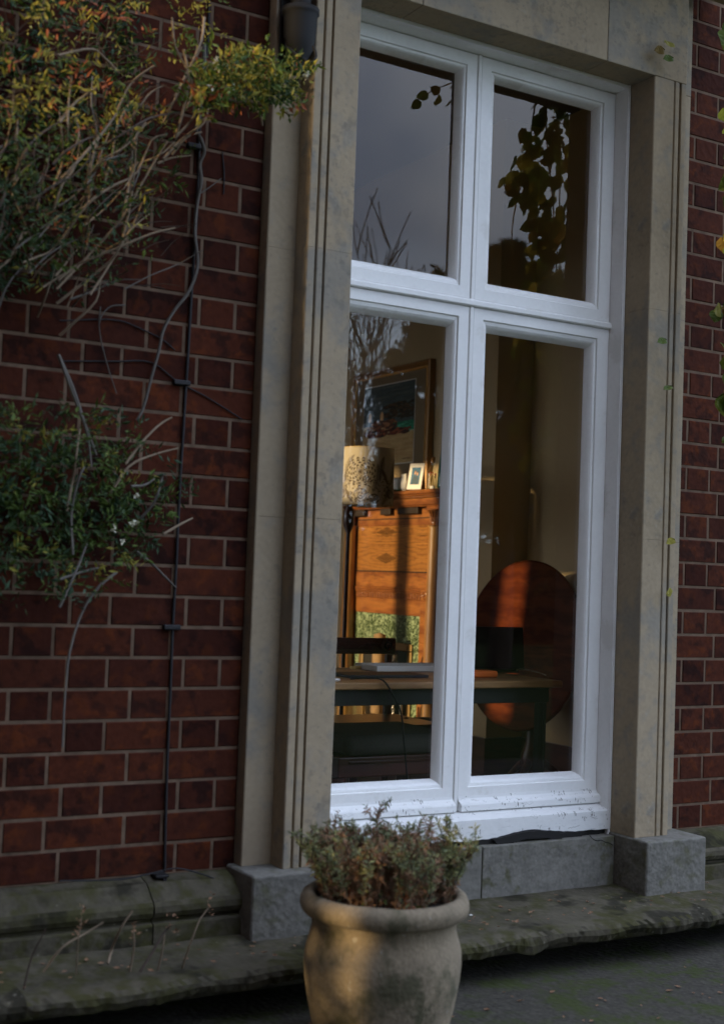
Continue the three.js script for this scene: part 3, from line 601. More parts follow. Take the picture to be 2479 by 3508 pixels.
{
  // upper left: cut-back tangle with coloured leaves
  seed = 71;
  const c = climber('wall_climber', 'pruned climber with bare stems and red-tipped leaves at upper left', 'climber');
  const Z = (u, v) => 0.05 + 0.23 * clamp((640 - u) / 520) * smooth(1250, 500, v) + 0.02;
  const keys = [
    [[195, 990], [300, 880], [420, 745], [480, 640], [545, 530], [575, 485]], [[195, 1040], [310, 950], [400, 870], [440, 735], [455, 640], [462, 560], [470, 440]],
    [[200, 190], [320, 168], [360, 200], [395, 235], [408, 250]], [[395, 395], [440, 300], [470, 265], [530, 225]], [[440, 420], [490, 350], [520, 315], [562, 292]], [[360, 620], [385, 540], [400, 440], [440, 360]],
    [[560, 545], [620, 480], [660, 450], [700, 420], [718, 353]], [[590, 530], [640, 470], [690, 452]], [[540, 560], [590, 540], [655, 532]], [[600, 470], [640, 430], [668, 395], [682, 372]],
    [[230, 480], [232, 420], [238, 330], [248, 260]], [[430, 700], [450, 590], [455, 490], [500, 420]], [[205, 830], [300, 700], [380, 640], [470, 590], [520, 480], [570, 460]], [[310, 1010], [380, 900], [440, 800], [470, 740], [490, 690]],
    [[200, 960], [280, 900], [400, 850], [520, 800], [600, 780]], [[205, 420], [260, 350], [330, 300]], [[205, 620], [260, 560], [340, 470], [400, 390]], [[700, 245], [660, 320], [640, 370]], [[630, 170], [650, 260], [670, 330]], [[205, 1150], [260, 1100], [330, 1030], [345, 960]],
  ];
  for (const k of keys) c.twig('twig', k.map(([u, v]) => onZ(u, v, Z(u, v) + rr(0.03, 0.11))), rr(0.003, 0.0048), rr(0.002, 0.003));
  for (let i = 0; i < 70; i++) {                                       // the rest of the tangle leans up and to the right
    let u = rr(-160, 480), v = rr(520, 1090) - (u > 300 ? 90 : 0), a = rr(-1.5, -0.35), L = rr(120, 330), z = Z(u, v), pts = [];
    for (let k = 0; k <= 3; k++) { pts.push(onZ(u, v, clamp(z + rr(-0.03, 0.11), 0.02, 0.45))); u += Math.cos(a) * L / 3; v += Math.sin(a) * L / 3; a += rr(-0.5, 0.5); }
    c.twig(pick(['twig', 'twigDark', 'twigGrey']), pts, rr(0.0016, 0.0042), rr(0.001, 0.0022));
  }
  for (let i = 0; i < 170; i++) { const u = rr(-150, 580), v = rr(120, 1000), p = onZ(u, v, Z(u, v)), d = V(rr(-0.5, 1), rr(-0.2, 1), rr(-0.2, 0.5)).normalize(); c.twig('twigDark', [p, p.clone().addScaledVector(d, 0.05), p.clone().addScaledVector(d, 0.09).add(V(0, -0.01, 0.01))], 0.0014, 0.0007); }
  const inside = (u, v) => v < 1010 && u < 640 - (v < 330 ? 130 : 0) - Math.max(0, v - 620) * 0.75 && fbm(u * 0.006, v * 0.006, 3) > -0.17;
  for (let i = 0; i < 760; i++) {
    const u = rr(-200, 640), v = rr(-80, 1010); if (!inside(u, v)) continue;
    const p = onZ(u, v, clamp(Z(u, v) + rr(-0.06, 0.12), 0.015, 0.5)), d = V(rr(-0.7, 1), rr(-0.8, 0.8), rr(-0.2, 0.9)).normalize();
    const m = v < 440 && rnd() < 0.5 ? pick(['leafYellow', 'leafRed', 'leafYellow', 'leafYellow']) : rnd() < 0.1 ? pick(['leafYellow', 'leafRed']) : pick(['leaf', 'leafDark', 'leafDark', 'leafBlue']);
    c.spray(m, p, d, rr(0.035, 0.065), 4 + Math.floor(rnd() * 4), 0.022, 0.0072);
  }
  for (let i = 0; i < 330; i++) { const u = rr(-200, 470), v = rr(-60, 990); if (u > 470 - Math.max(0, v - 500) * 0.7) continue; c.spray(pick(['leaf', 'leafDark', 'leafBlue']), onZ(u, v, rr(0.01, 0.05)), V(rr(-1, 1), rr(-1, 1), rr(0, 0.5)).normalize(), 0.06, 6, 0.026, 0.013); }
  c.finish();
}
{
  // sunlit spray reaching over the stone
  seed = 72;
  const c = climber('climber_spray', 'sunlit yellow-green leafy spray reaching over the stone strip at the top', 'climber');
  for (const k of [[[600, 330], [650, 250], [720, 215], [820, 260], [900, 300], [990, 330]], [[640, 300], [740, 330], [830, 350], [890, 345], [935, 365]], [[690, 160], [640, 250], [605, 330], [560, 420]], [[820, 345], [860, 365], [890, 390], [900, 430]], [[850, 340], [900, 345], [930, 365]], [[935, 310], [985, 308]], [[960, 375], [995, 395]], [[700, 60], [690, 140], [660, 210]], [[960, 310], [990, 270], [1010, 215]], [[985, 300], [1020, 260], [1050, 262]], [[600, 470], [625, 390], [645, 250], [600, 160], [590, 60]]])
    c.twig('twig', k.map(([u, v]) => onZ(u, v, 0.29 + rr(-0.03, 0.04))), 0.0042, 0.0026);
  for (let i = 0; i < 420; i++) {
    const t = rnd(), u = mix(655, 1015, t) + rr(-30, 30), v = 300 - 40 * Math.sin(t * 3) + rr(-1, 1) * mix(80, 75, t) + rr(-25, 25); if (v > 420 - 30 * Math.abs(t - 0.45) || fbm(u * 0.012, v * 0.012, 8) < -0.16) continue;
    const p = onZ(u, v, 0.29 + rr(-0.08, 0.1)), d = V(rr(-0.3, 1), rr(-0.7, 0.8), rr(-0.3, 0.8)).normalize();
    c.spray(rnd() < 0.1 ? 'leafRed' : pick(['leafYellow', 'leaf', 'leaf', 'leafYellow', 'leafDark']), p, d, rr(0.035, 0.06), 4 + Math.floor(rnd() * 4), 0.023, 0.0085);
  }
  for (let i = 0; i < 40; i++) { const p = onZ(rr(560, 760), rr(-60, 200), 0.2 + rr(-0.06, 0.06)), d = V(rr(-0.3, 1), rr(-0.7, 0.8), rr(-0.3, 0.8)).normalize(); c.spray(pick(['leafYellow', 'leaf']), p, d, 0.04, 5, 0.016, 0.0075); }
  for (const [u, v] of [[750, 235], [785, 228], [790, 297], [745, 212], [1055, 262], [725, 300]]) { const L = onZ(u, v, 0.37); for (let k = 0; k < 3; k++) c.spray('petal', L, dirRand(), 0.008, 3, 0.011, 0.007); }
  c.finish();
}
{
  // shaded bush half way down
  seed = 73;
  const c = climber('wall_shrub', 'shaded dark green bush against the bricks halfway down the left side', 'shrub');
  const Z = (u) => 0.05 + 0.16 * clamp((600 - u) / 450);
  for (const k of [[[205, 1225], [250, 1350], [300, 1490], [315, 1600]], [[230, 1750], [250, 1640], [262, 1560], [275, 1470]], [[430, 1590], [500, 1500], [560, 1445], [590, 1430]], [[380, 1690], [440, 1600], [520, 1560], [610, 1535]], [[250, 1900], [245, 1760], [270, 1640], [290, 1600]], [[470, 1790], [530, 1720], [555, 1640], [560, 1625]], [[560, 1830], [620, 1795], [660, 1775]], [[470, 1890], [520, 1930], [570, 1980], [605, 2015]], [[205, 1985], [280, 1960], [340, 1945]], [[450, 1665], [500, 1660], [530, 1640]], [[205, 2080], [260, 1960], [300, 1860]], [[400, 1960], [340, 2010], [290, 2080], [240, 2230], [222, 2400], [215, 2560]]])
    c.twig(pick(['twig', 'twigGrey']), k.map(([u, v]) => onZ(u, v, Z(u) + rr(0.04, 0.1))), 0.0042, 0.0026);
  for (let i = 0; i < 700; i++) {
    const u = rr(-200, 650), v = rr(1395, 2075), cx = u < 200 ? 1 : 1 - Math.pow((u - 200) / 440, 2), cy = Math.abs(v - 1700) / (300 + rr(0, 70)); if (cy > Math.max(0.12, cx) || fbm(u * 0.007, v * 0.007, 5) < -0.16) continue;
    const p = onZ(u, v, clamp(Z(u) + rr(-0.06, 0.1), 0.012, 0.4)), d = V(rr(-0.6, 1), rr(-0.7, 0.8), rr(-0.2, 0.9)).normalize();
    c.spray(rnd() < 0.1 ? 'leafYellow' : pick(['leaf', 'leafDark', 'leaf', 'leafBlue', 'leafDark']), p, d, rr(0.035, 0.06), 4 + Math.floor(rnd() * 4), 0.022, 0.0072);
  }
  for (let i = 0; i < 260; i++) { const u = rr(-200, 520), v = rr(1500, 1960); if (u > 200 && Math.abs(v - 1720) / 250 > 1 - (u - 200) / 340) continue; c.spray(pick(['leaf', 'leafDark', 'leafBlue']), onZ(u, v, rr(0.01, 0.05)), V(rr(-1, 1), rr(-1, 1), rr(0, 0.5)).normalize(), 0.06, 6, 0.026, 0.013); }
  for (const [u, v] of [[417, 1847], [470, 1700], [395, 1808], [462, 1792]]) for (let k = 0; k < 3; k++) c.spray('petal', onZ(u, v, 0.2), dirRand(), 0.008, 3, 0.01, 0.007);
  c.finish();
}
{
  // bare stem climbing the bricks, looping over the cable
  seed = 74;
  const s = tag(mesh('bare_vine_stem', join([
    tube([[700, 150], [697, 240], [680, 290], [676, 340], [690, 380], [680, 410], [672, 440], [690, 480], [700, 520], [685, 560], [690, 620], [675, 700], [668, 800], [678, 900], [665, 960], [640, 1010], [600, 1060], [560, 1130], [545, 1200], [520, 1290], [490, 1400], [470, 1440]].map(([u, v], i) => onZ(u, v, 0.02 + (v < 700 ? 0.02 : 0))), 0.0062, 0.0042, 6, 4),
    tube([[200, 1215], [250, 1330], [290, 1450], [330, 1560]].map(([u, v]) => onZ(u, v, 0.09)), 0.0055, 0.004, 6), tube([[345, 1050], [340, 1120], [360, 1220], [400, 1350]].map(([u, v]) => onZ(u, v, 0.012)), 0.0022, 0.0016, 5), tube([[430, 1045], [380, 1050], [350, 1080], [340, 1110]].map(([u, v]) => onZ(u, v, 0.014)), 0.0024, 0.0018, 5),
    tube([[690, 660], [720, 640], [760, 610]].map(([u, v]) => onZ(u, v, 0.014)), 0.0022, 0.0014, 5)]), M.twigGrey), 'bare grey vine stem climbing the bricks along the cable', 'vine');
  const d = climber('dry_weeds', 'dry brown weed stalks in front of the base course at bottom left', 'weeds');
  for (const [k, r] of [[[[150, 3330], [215, 3245], [290, 3200], [355, 3160]], 0.0035], [[[370, 3300], [385, 3250], [415, 3180], [455, 3120]], 0.0042], [[[480, 3330], [530, 3250], [560, 3200], [580, 3175]], 0.004], [[[620, 3330], [650, 3240], [685, 3150], [715, 3110]], 0.003], [[[540, 3330], [560, 3240], [565, 3190]], 0.003], [[[445, 3330], [460, 3240], [458, 3190]], 0.003], [[[262, 3340], [268, 3230], [280, 3140]], 0.002], [[[80, 3400], [110, 3280], [160, 3180]], 0.003]])
    d.twig(pick(['twig', 'twig', 'twigDark']), k.map(([u, v]) => onZ(u, v, 0.3 + rr(-0.02, 0.02))), r, r * 0.6);
  for (const [u, v] of [[285, 3140], [270, 3190], [460, 3200], [580, 3170], [600, 3180], [720, 3105], [462, 3230], [262, 3170]]) for (let k = 0; k < 4; k++) d.spray('heatherDry', onZ(u + rr(-8, 8), v + rr(-40, 40), 0.3), V(rr(-0.4, 0.4), 1, rr(-0.4, 0.4)).normalize(), 0.012, 2, 0.011, 0.005);
  d.finish();
}

// ---------------------------------------------------------------- stone planter and its plant
const POT = { x: 1.715, z: 0.625, y: GROUND, rim: -0.022, r: 0.213 };
{
  seed = 81;
  const t = thing('planter', 'weathered stone urn planter with a rolled rim in front of the window', 'planter');
  const h = POT.rim - POT.y, R = POT.r, k = [[0, 0], [0.150, 0], [0.158, 0.012], [0.172, 0.05], [0.186, 0.11], [0.195, 0.165], [0.1985, 0.205], [0.1965, 0.235], [0.188, 0.262], [0.1815, 0.285], [0.182, 0.303], [0.189, 0.318]];
  const rim = [[0.186, 0.316], [0.199, 0.319], [0.208, 0.327], [0.2125, 0.340], [0.2125, 0.352], [0.207, 0.364], [0.197, 0.371], [0.187, 0.372], [0.179, 0.366], [0.176, 0.352], [0.176, 0.325]];
  const bodyM = lathe(k, 72), rimM = lathe(rim, 72);
  for (const g of [bodyM, rimM]) { const p = g.attributes.position; for (let i = 0; i < p.count; i++) { const x = p.getX(i), y = p.getY(i), z = p.getZ(i), n = 1 + fbm(x * 14, y * 14, z * 14) * 0.02; p.setXYZ(i, x * n, y + fbm(x * 9 + 5, z * 9) * 0.004, z * n); } g.scale(1, h / 0.372, 1); g.computeVertexNormals(); const uv = g.attributes.uv; for (let i = 0; i < uv.count; i++) uv.setXY(i, uv.getX(i) * 2, p.getY(i) * 1.5); }
  mesh('body', bodyM, M.pot, t); mesh('rim', rimM, M.pot, t);
  mesh('soil', new THREE.CircleGeometry(0.185, 40).rotateX(-Math.PI / 2).translate(0, h * 0.93, 0), M.soil, t);
  t.position.set(POT.x, POT.y, POT.z);
  const c = climber('potted_heather', 'straggly grey-green and brown heather growing in the urn planter', 'plant');
  const base = V(POT.x, POT.rim - 0.03, POT.z);
  const sprig = (p, tip, edge, dry) => {
    const mid = p.clone().lerp(tip, 0.5).add(V(rr(-0.012, 0.012), 0.006, rr(-0.012, 0.012))), d = tip.clone().sub(p), H = d.length(); d.normalize();
    c.twig(rnd() < 0.5 ? 'twig' : 'twigDark', [p, mid, tip], 0.0017, 0.0008);
    const n = Math.floor(H / 0.0036);
    for (let k = 0; k < n; k++) {
      const f = k / n, o = f < 0.5 ? p.clone().lerp(mid, f * 2) : mid.clone().lerp(tip, f * 2 - 1);
      const m = f < dry ? (rnd() < 0.9 ? 'heatherDry' : 'heather') : edge > 0.66 && rnd() < 0.45 ? 'heatherLime' : 'heather';
      c.spray(m, o, d.clone().multiplyScalar(0.6).add(dirRand().multiplyScalar(0.9)).normalize(), 0.004, 2, 0.014, 0.0042);
    }
  };
  for (let i = 0; i < 150; i++) {
    const a = rr(0, 6.283), q = Math.sqrt(rnd()) * 0.16, edge = q / 0.16, p = base.clone().add(V(Math.cos(a) * q, 0, Math.sin(a) * q)), H = rr(0.08, 0.15) * (1 - edge * 0.25) + (rnd() < 0.12 ? rr(0.02, 0.05) : 0), out = edge * rr(0.15, 0.6);
    const fork = p.clone().add(V(Math.cos(a) * out * H + rr(-0.02, 0.02), H, Math.sin(a) * out * H + rr(-0.02, 0.02)));
    sprig(p, fork, edge, 1.0 - (edge > 0.75 ? 0.5 : 0.05));
    for (let k = 0; k < 3; k++) { const d = V(Math.cos(a) * out * 0.7 + rr(-0.7, 0.7), 1, Math.sin(a) * out * 0.7 + rr(-0.7, 0.7)).normalize(); sprig(fork, fork.clone().addScaledVector(d, rr(0.025, 0.075)), edge, edge > 0.75 ? rr(0, 0.35) : rr(0.55, 1.0)); }
  }
  for (let i = 0; i < 26; i++) { const a = rr(0, 6.283), p = base.clone().add(V(Math.cos(a) * rr(0.05, 0.17), rr(0.0, 0.03), Math.sin(a) * rr(0.05, 0.17))); c.spray(i < 8 ? 'leafRed' : pick(['heather', 'leafBlue', 'leaf']), p, V(rr(-0.6, 0.6), 0.6, rr(-0.3, 0.9)).normalize(), 0.02, 4, 0.022, 0.008); }
  c.finish();
}
// a few fallen scraps on the step
{
  seed = 82;
  const at = (u, v) => { const p = onY(u, v, -0.252); return p; };
  const a = at(1815, 3058); tag(mesh('pebble', new THREE.IcosahedronGeometry(0.011, 1).scale(1.1, 0.8, 0.9).translate(a.x, a.y + 0.011, a.z), M.white), 'small pale pebble on the step below the window', 'pebble');
  const b = at(2053, 3040), L = new Leaves(); L.leaf(b.clone().add(V(0, 0.006, 0)), V(0.9, 0.05, 0.2).normalize(), V(0.2, 0.1, -0.9).normalize(), 0.024, 0.014); tag(mesh('fallen_leaf', L.build(), M.leafRed), 'small rust-coloured fallen leaf on the step', 'leaf');
  const b2 = at(880, 3208), L2 = new Leaves(); L2.leaf(b2.clone().add(V(-0.02, 0.01, 0)), V(0.95, 0.05, -0.1).normalize(), V(0.1, 0.2, -0.9).normalize(), 0.05, 0.018); tag(mesh('fallen_leaf', L2.build(), M.leafRed), 'orange fallen leaf against the left plinth block', 'leaf');
  const d = at(1612, 3138); tag(mesh('paint_flake', rbox(d.x - 0.005, d.x + 0.005, d.y + 0.001, d.y + 0.004, d.z - 0.004, d.z + 0.004, 0.001), M.white), 'tiny white paint flake on the step beside the planter', 'paint flake');
}

// ---------------------------------------------------------------- broad-leaved climber on the right-hand pilaster (seen at the edge and in the panes)
{
  seed = 91;
  const t = thing('broadleaf_climber', 'broad-leaved green and gold climber hanging from the cornice before the right pilaster', 'climber');
  const leafGeo = bend => {
    const P = [], n = 6, L = 1, W = t => 0.36 * Math.pow(Math.sin(Math.PI * Math.pow(t, 0.72)), 0.8);
    const pt = (t, s) => [W(t) * s, L * t, -Math.abs(s) * 0 + Math.abs(s) * 0.1 * bend - 0.28 * bend * t * t + 0.04 * Math.sin(t * 9 + s * 2)];
    for (let i = 0; i < n; i++) for (const s of [-1, 1]) { const a = pt(i / n, 0), b = pt(i / n, s), c = pt((i + 1) / n, s), d = pt((i + 1) / n, 0); P.push(...(s > 0 ? [...a, ...b, ...c, ...a, ...c, ...d] : [...a, ...c, ...b, ...a, ...d, ...c])); }
    const g = new THREE.BufferGeometry(); g.setAttribute('position', new THREE.BufferAttribute(new Float32Array(P), 3)); g.computeVertexNormals(); return plain(g);
  };
  const geos = [leafGeo(0.5), leafGeo(1.0), leafGeo(-0.4)], mats = [M.leaf, M.leaf, M.leafYellow, M.leafYellow, M.autumn, M.leaf];
  const stems = [];
  for (const s of [[V(3.2, 2.96, 0.5), V(3.16, 2.6, 0.46), V(3.2, 2.2, 0.44), V(3.15, 1.8, 0.43), V(3.18, 1.4, 0.42)], [V(3.16, 2.94, 0.5), V(3.12, 2.5, 0.53), V(3.08, 2.2, 0.56), V(3.1, 1.95, 0.55)], [V(3.22, 2.94, 0.5), V(3.24, 2.4, 0.46), V(3.22, 1.9, 0.44), V(3.24, 1.6, 0.42)], [V(3.1, 2.94, 0.5), V(2.9, 2.8, 0.52), V(2.68, 2.68, 0.55), V(2.6, 2.62, 0.58)]]) stems.push(tube(s, 0.004, 0.0015, 6, 6));
  mesh('stems', join(stems), M.twig, t);
  const put = (p, s, d) => {
    const m = mesh('leaf', pick(geos), pick(mats), t); m.position.copy(p); m.scale.setScalar(s);
    const y = d.clone().normalize(), z = V(rr(-0.7, 0.5), rr(-0.2, 0.6), rr(0.2, 1)).normalize(), x = V(0, 0, 0).crossVectors(y, z).normalize(); z.crossVectors(x, y);
    m.quaternion.setFromRotationMatrix(new THREE.Matrix4().makeBasis(x, y, z));
  };
  for (let i = 0; i < 285; i++) {
    const y = mix(1.25, 2.7, Math.pow(rnd(), 0.9)), full = smooth(1.0, 1.9, y), zz = 0.36 + Math.pow(rnd(), 1.2) * mix(0.12, 0.26, full) * (0.75 + 0.5 * Math.sin(y * 11)), x = rr(3.07, 3.27);
    put(V(x, y, zz), rr(0.055, 0.085), V(rr(-0.8, 0.5), rr(-1, 0.1), rr(-0.1, 0.7)));
  }
  for (const [x, y, z] of [[2.66, 2.66, 0.56], [2.70, 2.67, 0.545], [2.74, 2.69, 0.53], [2.63, 2.63, 0.575], [2.69, 2.62, 0.55], [2.76, 2.65, 0.52]]) put(V(x, y, z), 0.055, V(rr(-1, 0.2), rr(-0.6, 0.2), rr(-0.4, 0.4)));
  for (const [u, v, s] of [[2262, 1165, 0.045], [2282, 1325, 0.045], [2285, 2025, 0.042], [2290, 1850, 0.04], [2255, 172, 0.05], [2290, 150, 0.06], [2285, 200, 0.05]]) put(onZ(u + 18, v, 0.16), s, V(-0.9, -0.25, 0.15));
}
{
  seed = 83;
  const L = new Leaves();
  for (let i = 0; i < 420; i++) { const on = rnd() < 0.35, p = on ? V(rr(0.6, 3.6), -0.245, rr(0.06, 0.34)) : V(rr(0.2, 3.6), GROUND + 0.004, rr(0.42, 1.5)), a = rr(0, 6.283), k = rr(0.4, 1.2); L.leaf(p, V(Math.cos(a), rr(0.0, 0.2), Math.sin(a)).normalize(), V(-Math.sin(a), rr(-0.2, 0.2), Math.cos(a)).normalize(), 0.02 * k, 0.011 * k); }
  const m = mesh('leaf_litter', L.build(), M.heatherDry); m.userData.kind = 'stuff'; tag(m, 'brown leaf litter scattered over the step and paving', 'leaf litter');
}
// ---------------------------------------------------------------- garden in front of the house, mirrored in the panes
const inGlass = (u, v, z) => { const p = onZ(u, v, -0.216 - z); p.z = z; return p; };
function gardenTree(label, mat, base, h, blobs, n, ls, dense, group) {
  const t = thing('garden_tree', label, 'tree', group), L = new Leaves(), limbs = [];
  limbs.push(tube([base, V(base.x + 0.1, base.y + h * 0.4, base.z), V(base.x, base.y + h * 0.92, base.z + 0.1)], h * 0.03, h * 0.006, 8, 6));
  for (const [bx, by, bz, r, ry] of blobs) {
    const c = V(base.x + bx, base.y + by, base.z + bz);
    limbs.push(tube([V(base.x, Math.max(base.y + 0.5, c.y - ry * 0.8), base.z), V((base.x + c.x) / 2, c.y - 0.2, (base.z + c.z) / 2), c], h * 0.012, h * 0.004, 5, 4));
    for (let i = 0; i < n; i++) {
      const d = dirRand(), q = Math.pow(rnd(), 0.45) * (1 + 0.3 * Math.pow(rnd(), 4)), nn = 0.72 + fbm(d.x * 2 + bx, d.y * 2 + by, d.z * 2 + bz) * 1.1;
      const p = c.clone().add(V(d.x * r * q * nn, d.y * ry * q * nn, d.z * r * q * nn)), dd = d.clone().add(dirRand().multiplyScalar(0.8)).normalize();
      for (let k = 0; k < 3; k++) { const e = dd.clone().add(dirRand().multiplyScalar(0.7)).normalize(); L.leaf(p, e, across(e), ls * rr(0.6, 1.3), ls * 0.45); }
    }
  }
  const cores = blobs.filter(b => b[3] > 0.33).map(([bx, by, bz, r, ry]) => {        // the thick of the crown, too dense to see through
    const g = new THREE.IcosahedronGeometry(1, 3), p = g.attributes.position;
    for (let i = 0; i < p.count; i++) { const x = p.getX(i), y = p.getY(i), z = p.getZ(i), k = 0.56 + fbm(x * 2 + bx, y * 2 + by, z * 2 + bz) * 0.95; p.setXYZ(i, base.x + bx + x * r * k, base.y + by + y * ry * k, base.z + bz + z * r * k); }
    return g;
  });
  if (dense) mesh('inner_foliage', join(cores), mat, t);
  mesh('trunk', join(limbs), M.twigDark, t);
  const c = mesh('crown', L.build(), mat, t); c.userData.kind = 'stuff';
  return t;
}
{
  seed = 101;
  const G = GROUND - 0.03;
  const at = (u, z) => { const p = inGlass(u, 2300, z); return V(p.x, G, z); };
  const glassBlobs = (z, base, list) => list.map(([u, v, r]) => { const p = inGlass(u, v, z), d = Math.hypot(p.x - CAM.pos.x, z + 3.7) / CAM.f; return [p.x - base.x, p.y - base.y, rr(-0.4, 0.4), r * d, r * d * 1.05]; });
  const planted = (label, mat, u, z, h, list, n, ls) => { const b = at(u, z); gardenTree(label, mat, b, h, glassBlobs(z, b, list), n, ls, true); };
  planted('dark evergreen tree mirrored in the lower left pane', M.evergreen, 1440, 9, 4.4, [[1440, 1240, 120], [1390, 1330, 70], [1500, 1150, 110], [1525, 1010, 80], [1350, 1230, 30], [1450, 1480, 190], [1370, 1640, 100], [1480, 1800, 240], [1340, 1480, 34]], 3300, 0.06);
  planted('tall dark evergreen tree mirrored low in the upper right pane', M.evergreen, 1700, 11, 5.6, [[1700, 890, 60], [1722, 1010, 105], [1795, 960, 75], [1640, 1010, 100], [1600, 950, 50], [1700, 1250, 230], [1690, 1600, 280], [1840, 1080, 120]], 3300, 0.075);
  planted('broad autumn-coloured tree mirrored beyond the climber', M.autumn, 1950, 13, 6.4, [[1900, 1000, 120], [1990, 1080, 200], [1930, 1400, 300], [2080, 1200, 240], [1950, 1750, 300]], 1800, 0.1);
  planted('rounded evergreen tree at the right end of the garden', M.evergreen, 2350, 12, 6, [[2300, 1100, 260], [2420, 1300, 280], [2250, 1500, 280]], 1300, 0.12);
  // unseen brick mass added on the left to keep sky off left-facing surfaces
  {
    const y = thing('sky_blocker', 'tall dark brick block added out of view on the left to block the sky', 'blocker'), x0 = -8, x1 = -1.45, z0 = 0.66, z1 = 22, h = 13;
    mesh('wall', metres(box(x0, x1, G, h, z0, z1)), M.brick[0], y);
    mesh('roof', metres(runZ([[x0 - 0.3, h], [x1 + 0.35, h + 0.001], [x1 + 0.35, h + 0.12], [(x0 + x1) / 2, h + 2.6], [x0 - 0.3, h + 0.12]], z0 - 0.2, z1 + 0.3)), M.twigDark, y);
    for (const [z, yy] of [[4, 1], [8, 1], [12, 1], [4, 4.4], [8, 4.4], [12, 4.4]]) { const f = mesh('window', ring(-0.5, 0.5, -0.8, 0.8, [[0, 0], [0, 0.03], [0.08, 0.03], [0.08, 0.0]]).rotateY(Math.PI / 2).translate(x1, yy, z), M.paint, y); mesh('pane', new THREE.PlaneGeometry(0.86, 1.46).rotateY(Math.PI / 2).translate(x1 + 0.008, yy, z), M.gap, f); }
  }
  gardenTree('unseen tall beech added off the left corner to block high sky', M.autumn, V(-9.5, G, -0.4), 11, [[0, 8.0, 0, 2.6, 2.6], [0.6, 7.6, 2.4, 2.2, 2.2], [0.4, 7.4, -2.6, 2.2, 2.0], [-0.5, 10, 0.4, 2.2, 1.8]], 2200, 0.24);  // added out of view: its crown blocks sky above the sun path
  gardenTree('unseen dense dark cedar added behind the camera to block sky', M.evergreen, V(0.0, G, 10.5), 12, [[0, 2.6, 0, 3.0, 2.4], [0.4, 5.4, 0, 2.9, 2.4], [-0.4, 8, 0, 2.4, 2.2], [0.2, 10.4, 0, 1.7, 1.8], [-2.2, 4.2, 0, 2.2, 2.2]], 1500, 0.22, true);  // unseen tree put in to darken what faces left
  // far hedge
  const h = thing('hedge', 'dark clipped hedge along the far side of the garden', 'hedge'), L = new Leaves();
  const hx0 = 2, hx1 = 34, hz = 17;
  for (let i = 0; i < 26000; i++) { const x = rr(hx0, hx1), f = rnd(), y = G + f * (2.5 + fbm(x * 0.5, 1, 2) * 0.9), z = hz + rr(-0.5, 0.5) * (0.4 + 0.6 * fbm(x, y, 5)) - 0.3; const d = dirRand(); L.leaf(V(x, y, z), d, across(d), 0.17, 0.1); }
  const f = mesh('foliage', L.build(), M.evergreen, h); f.userData.kind = 'stuff';
  mesh('inner_branches', box(hx0, hx1, G, G + 2.0, hz + 0.0, hz + 0.5), M.twigDark, h);
  // bare many-stemmed shrub
  const b = thing('bare_shrub', 'leafless many-stemmed shrub mirrored at the left of the panes', 'shrub'), tw = [];
  const root = at(1235, 6.2);
  const grow = (p, d, len, r, lv) => {
    const pts = [p.clone()]; let q = p.clone(), e = d.clone();
    for (let k = 0; k < 4; k++) { e.add(dirRand().multiplyScalar(0.13)).add(V(0, 0.05, 0)).normalize(); q = q.clone().addScaledVector(e, len / 4); pts.push(q); if (lv > 0 && k > 0) for (let m = 0; m < 2; m++) if (rnd() < 0.8) grow(q, e.clone().add(dirRand().multiplyScalar(0.55)).add(V(0, 0.2, 0)).normalize(), len * rr(0.4, 0.65), r * 0.6, lv - 1); }
    tw.push(tube(pts, Math.max(r, 0.0055), Math.max(r * 0.45, 0.004), 3, 1));
  };
  for (let i = 0; i < 8; i++) grow(root.clone().add(V(rr(-0.25, 0.25), 0, rr(-0.25, 0.25))), V(rr(-0.32, 0.3), 1, rr(-0.3, 0.3)).normalize(), rr(2.0, 2.55), 0.011, 3);
  mesh('branches', join(tw), M.twigDark, b);
  // shrub beside the house corner that keeps the low sun off the foot of the bricks
  seed = 105;
  const s = thing('corner_shrub', 'tall leafy shrub by the left corner of the house', 'shrub'), S = new Leaves(), st = [];
  for (let i = 0; i < 5200; i++) { const y = G + Math.pow(rnd(), 0.85) * 2.75, w = 0.34 * (1 - 0.35 * smooth(1.2, 2.4, y)), p = V(rr(-3.5, -2.6), y, 0.2 + rr(-1, 1) * w); if (fbm(p.x * 2.5, p.y * 2.5, p.z * 4) < -0.12) continue; const d = dirRand(); S.leaf(p, d, across(d), 0.1, 0.055); }
  for (let i = 0; i < 7; i++) st.push(tube([V(-3.05, G, 0.2), V(-3.05 + rr(-0.25, 0.25), 0.9, 0.2 + rr(-0.2, 0.2)), V(-3.05 + rr(-0.4, 0.4), 2.1, 0.2 + rr(-0.25, 0.25))], 0.02, 0.006, 5, 4));
  mesh('stems', join(st), M.twigDark, s);
  const sf = mesh('foliage', S.build(), M.leafDark, s); sf.userData.kind = 'stuff';
}
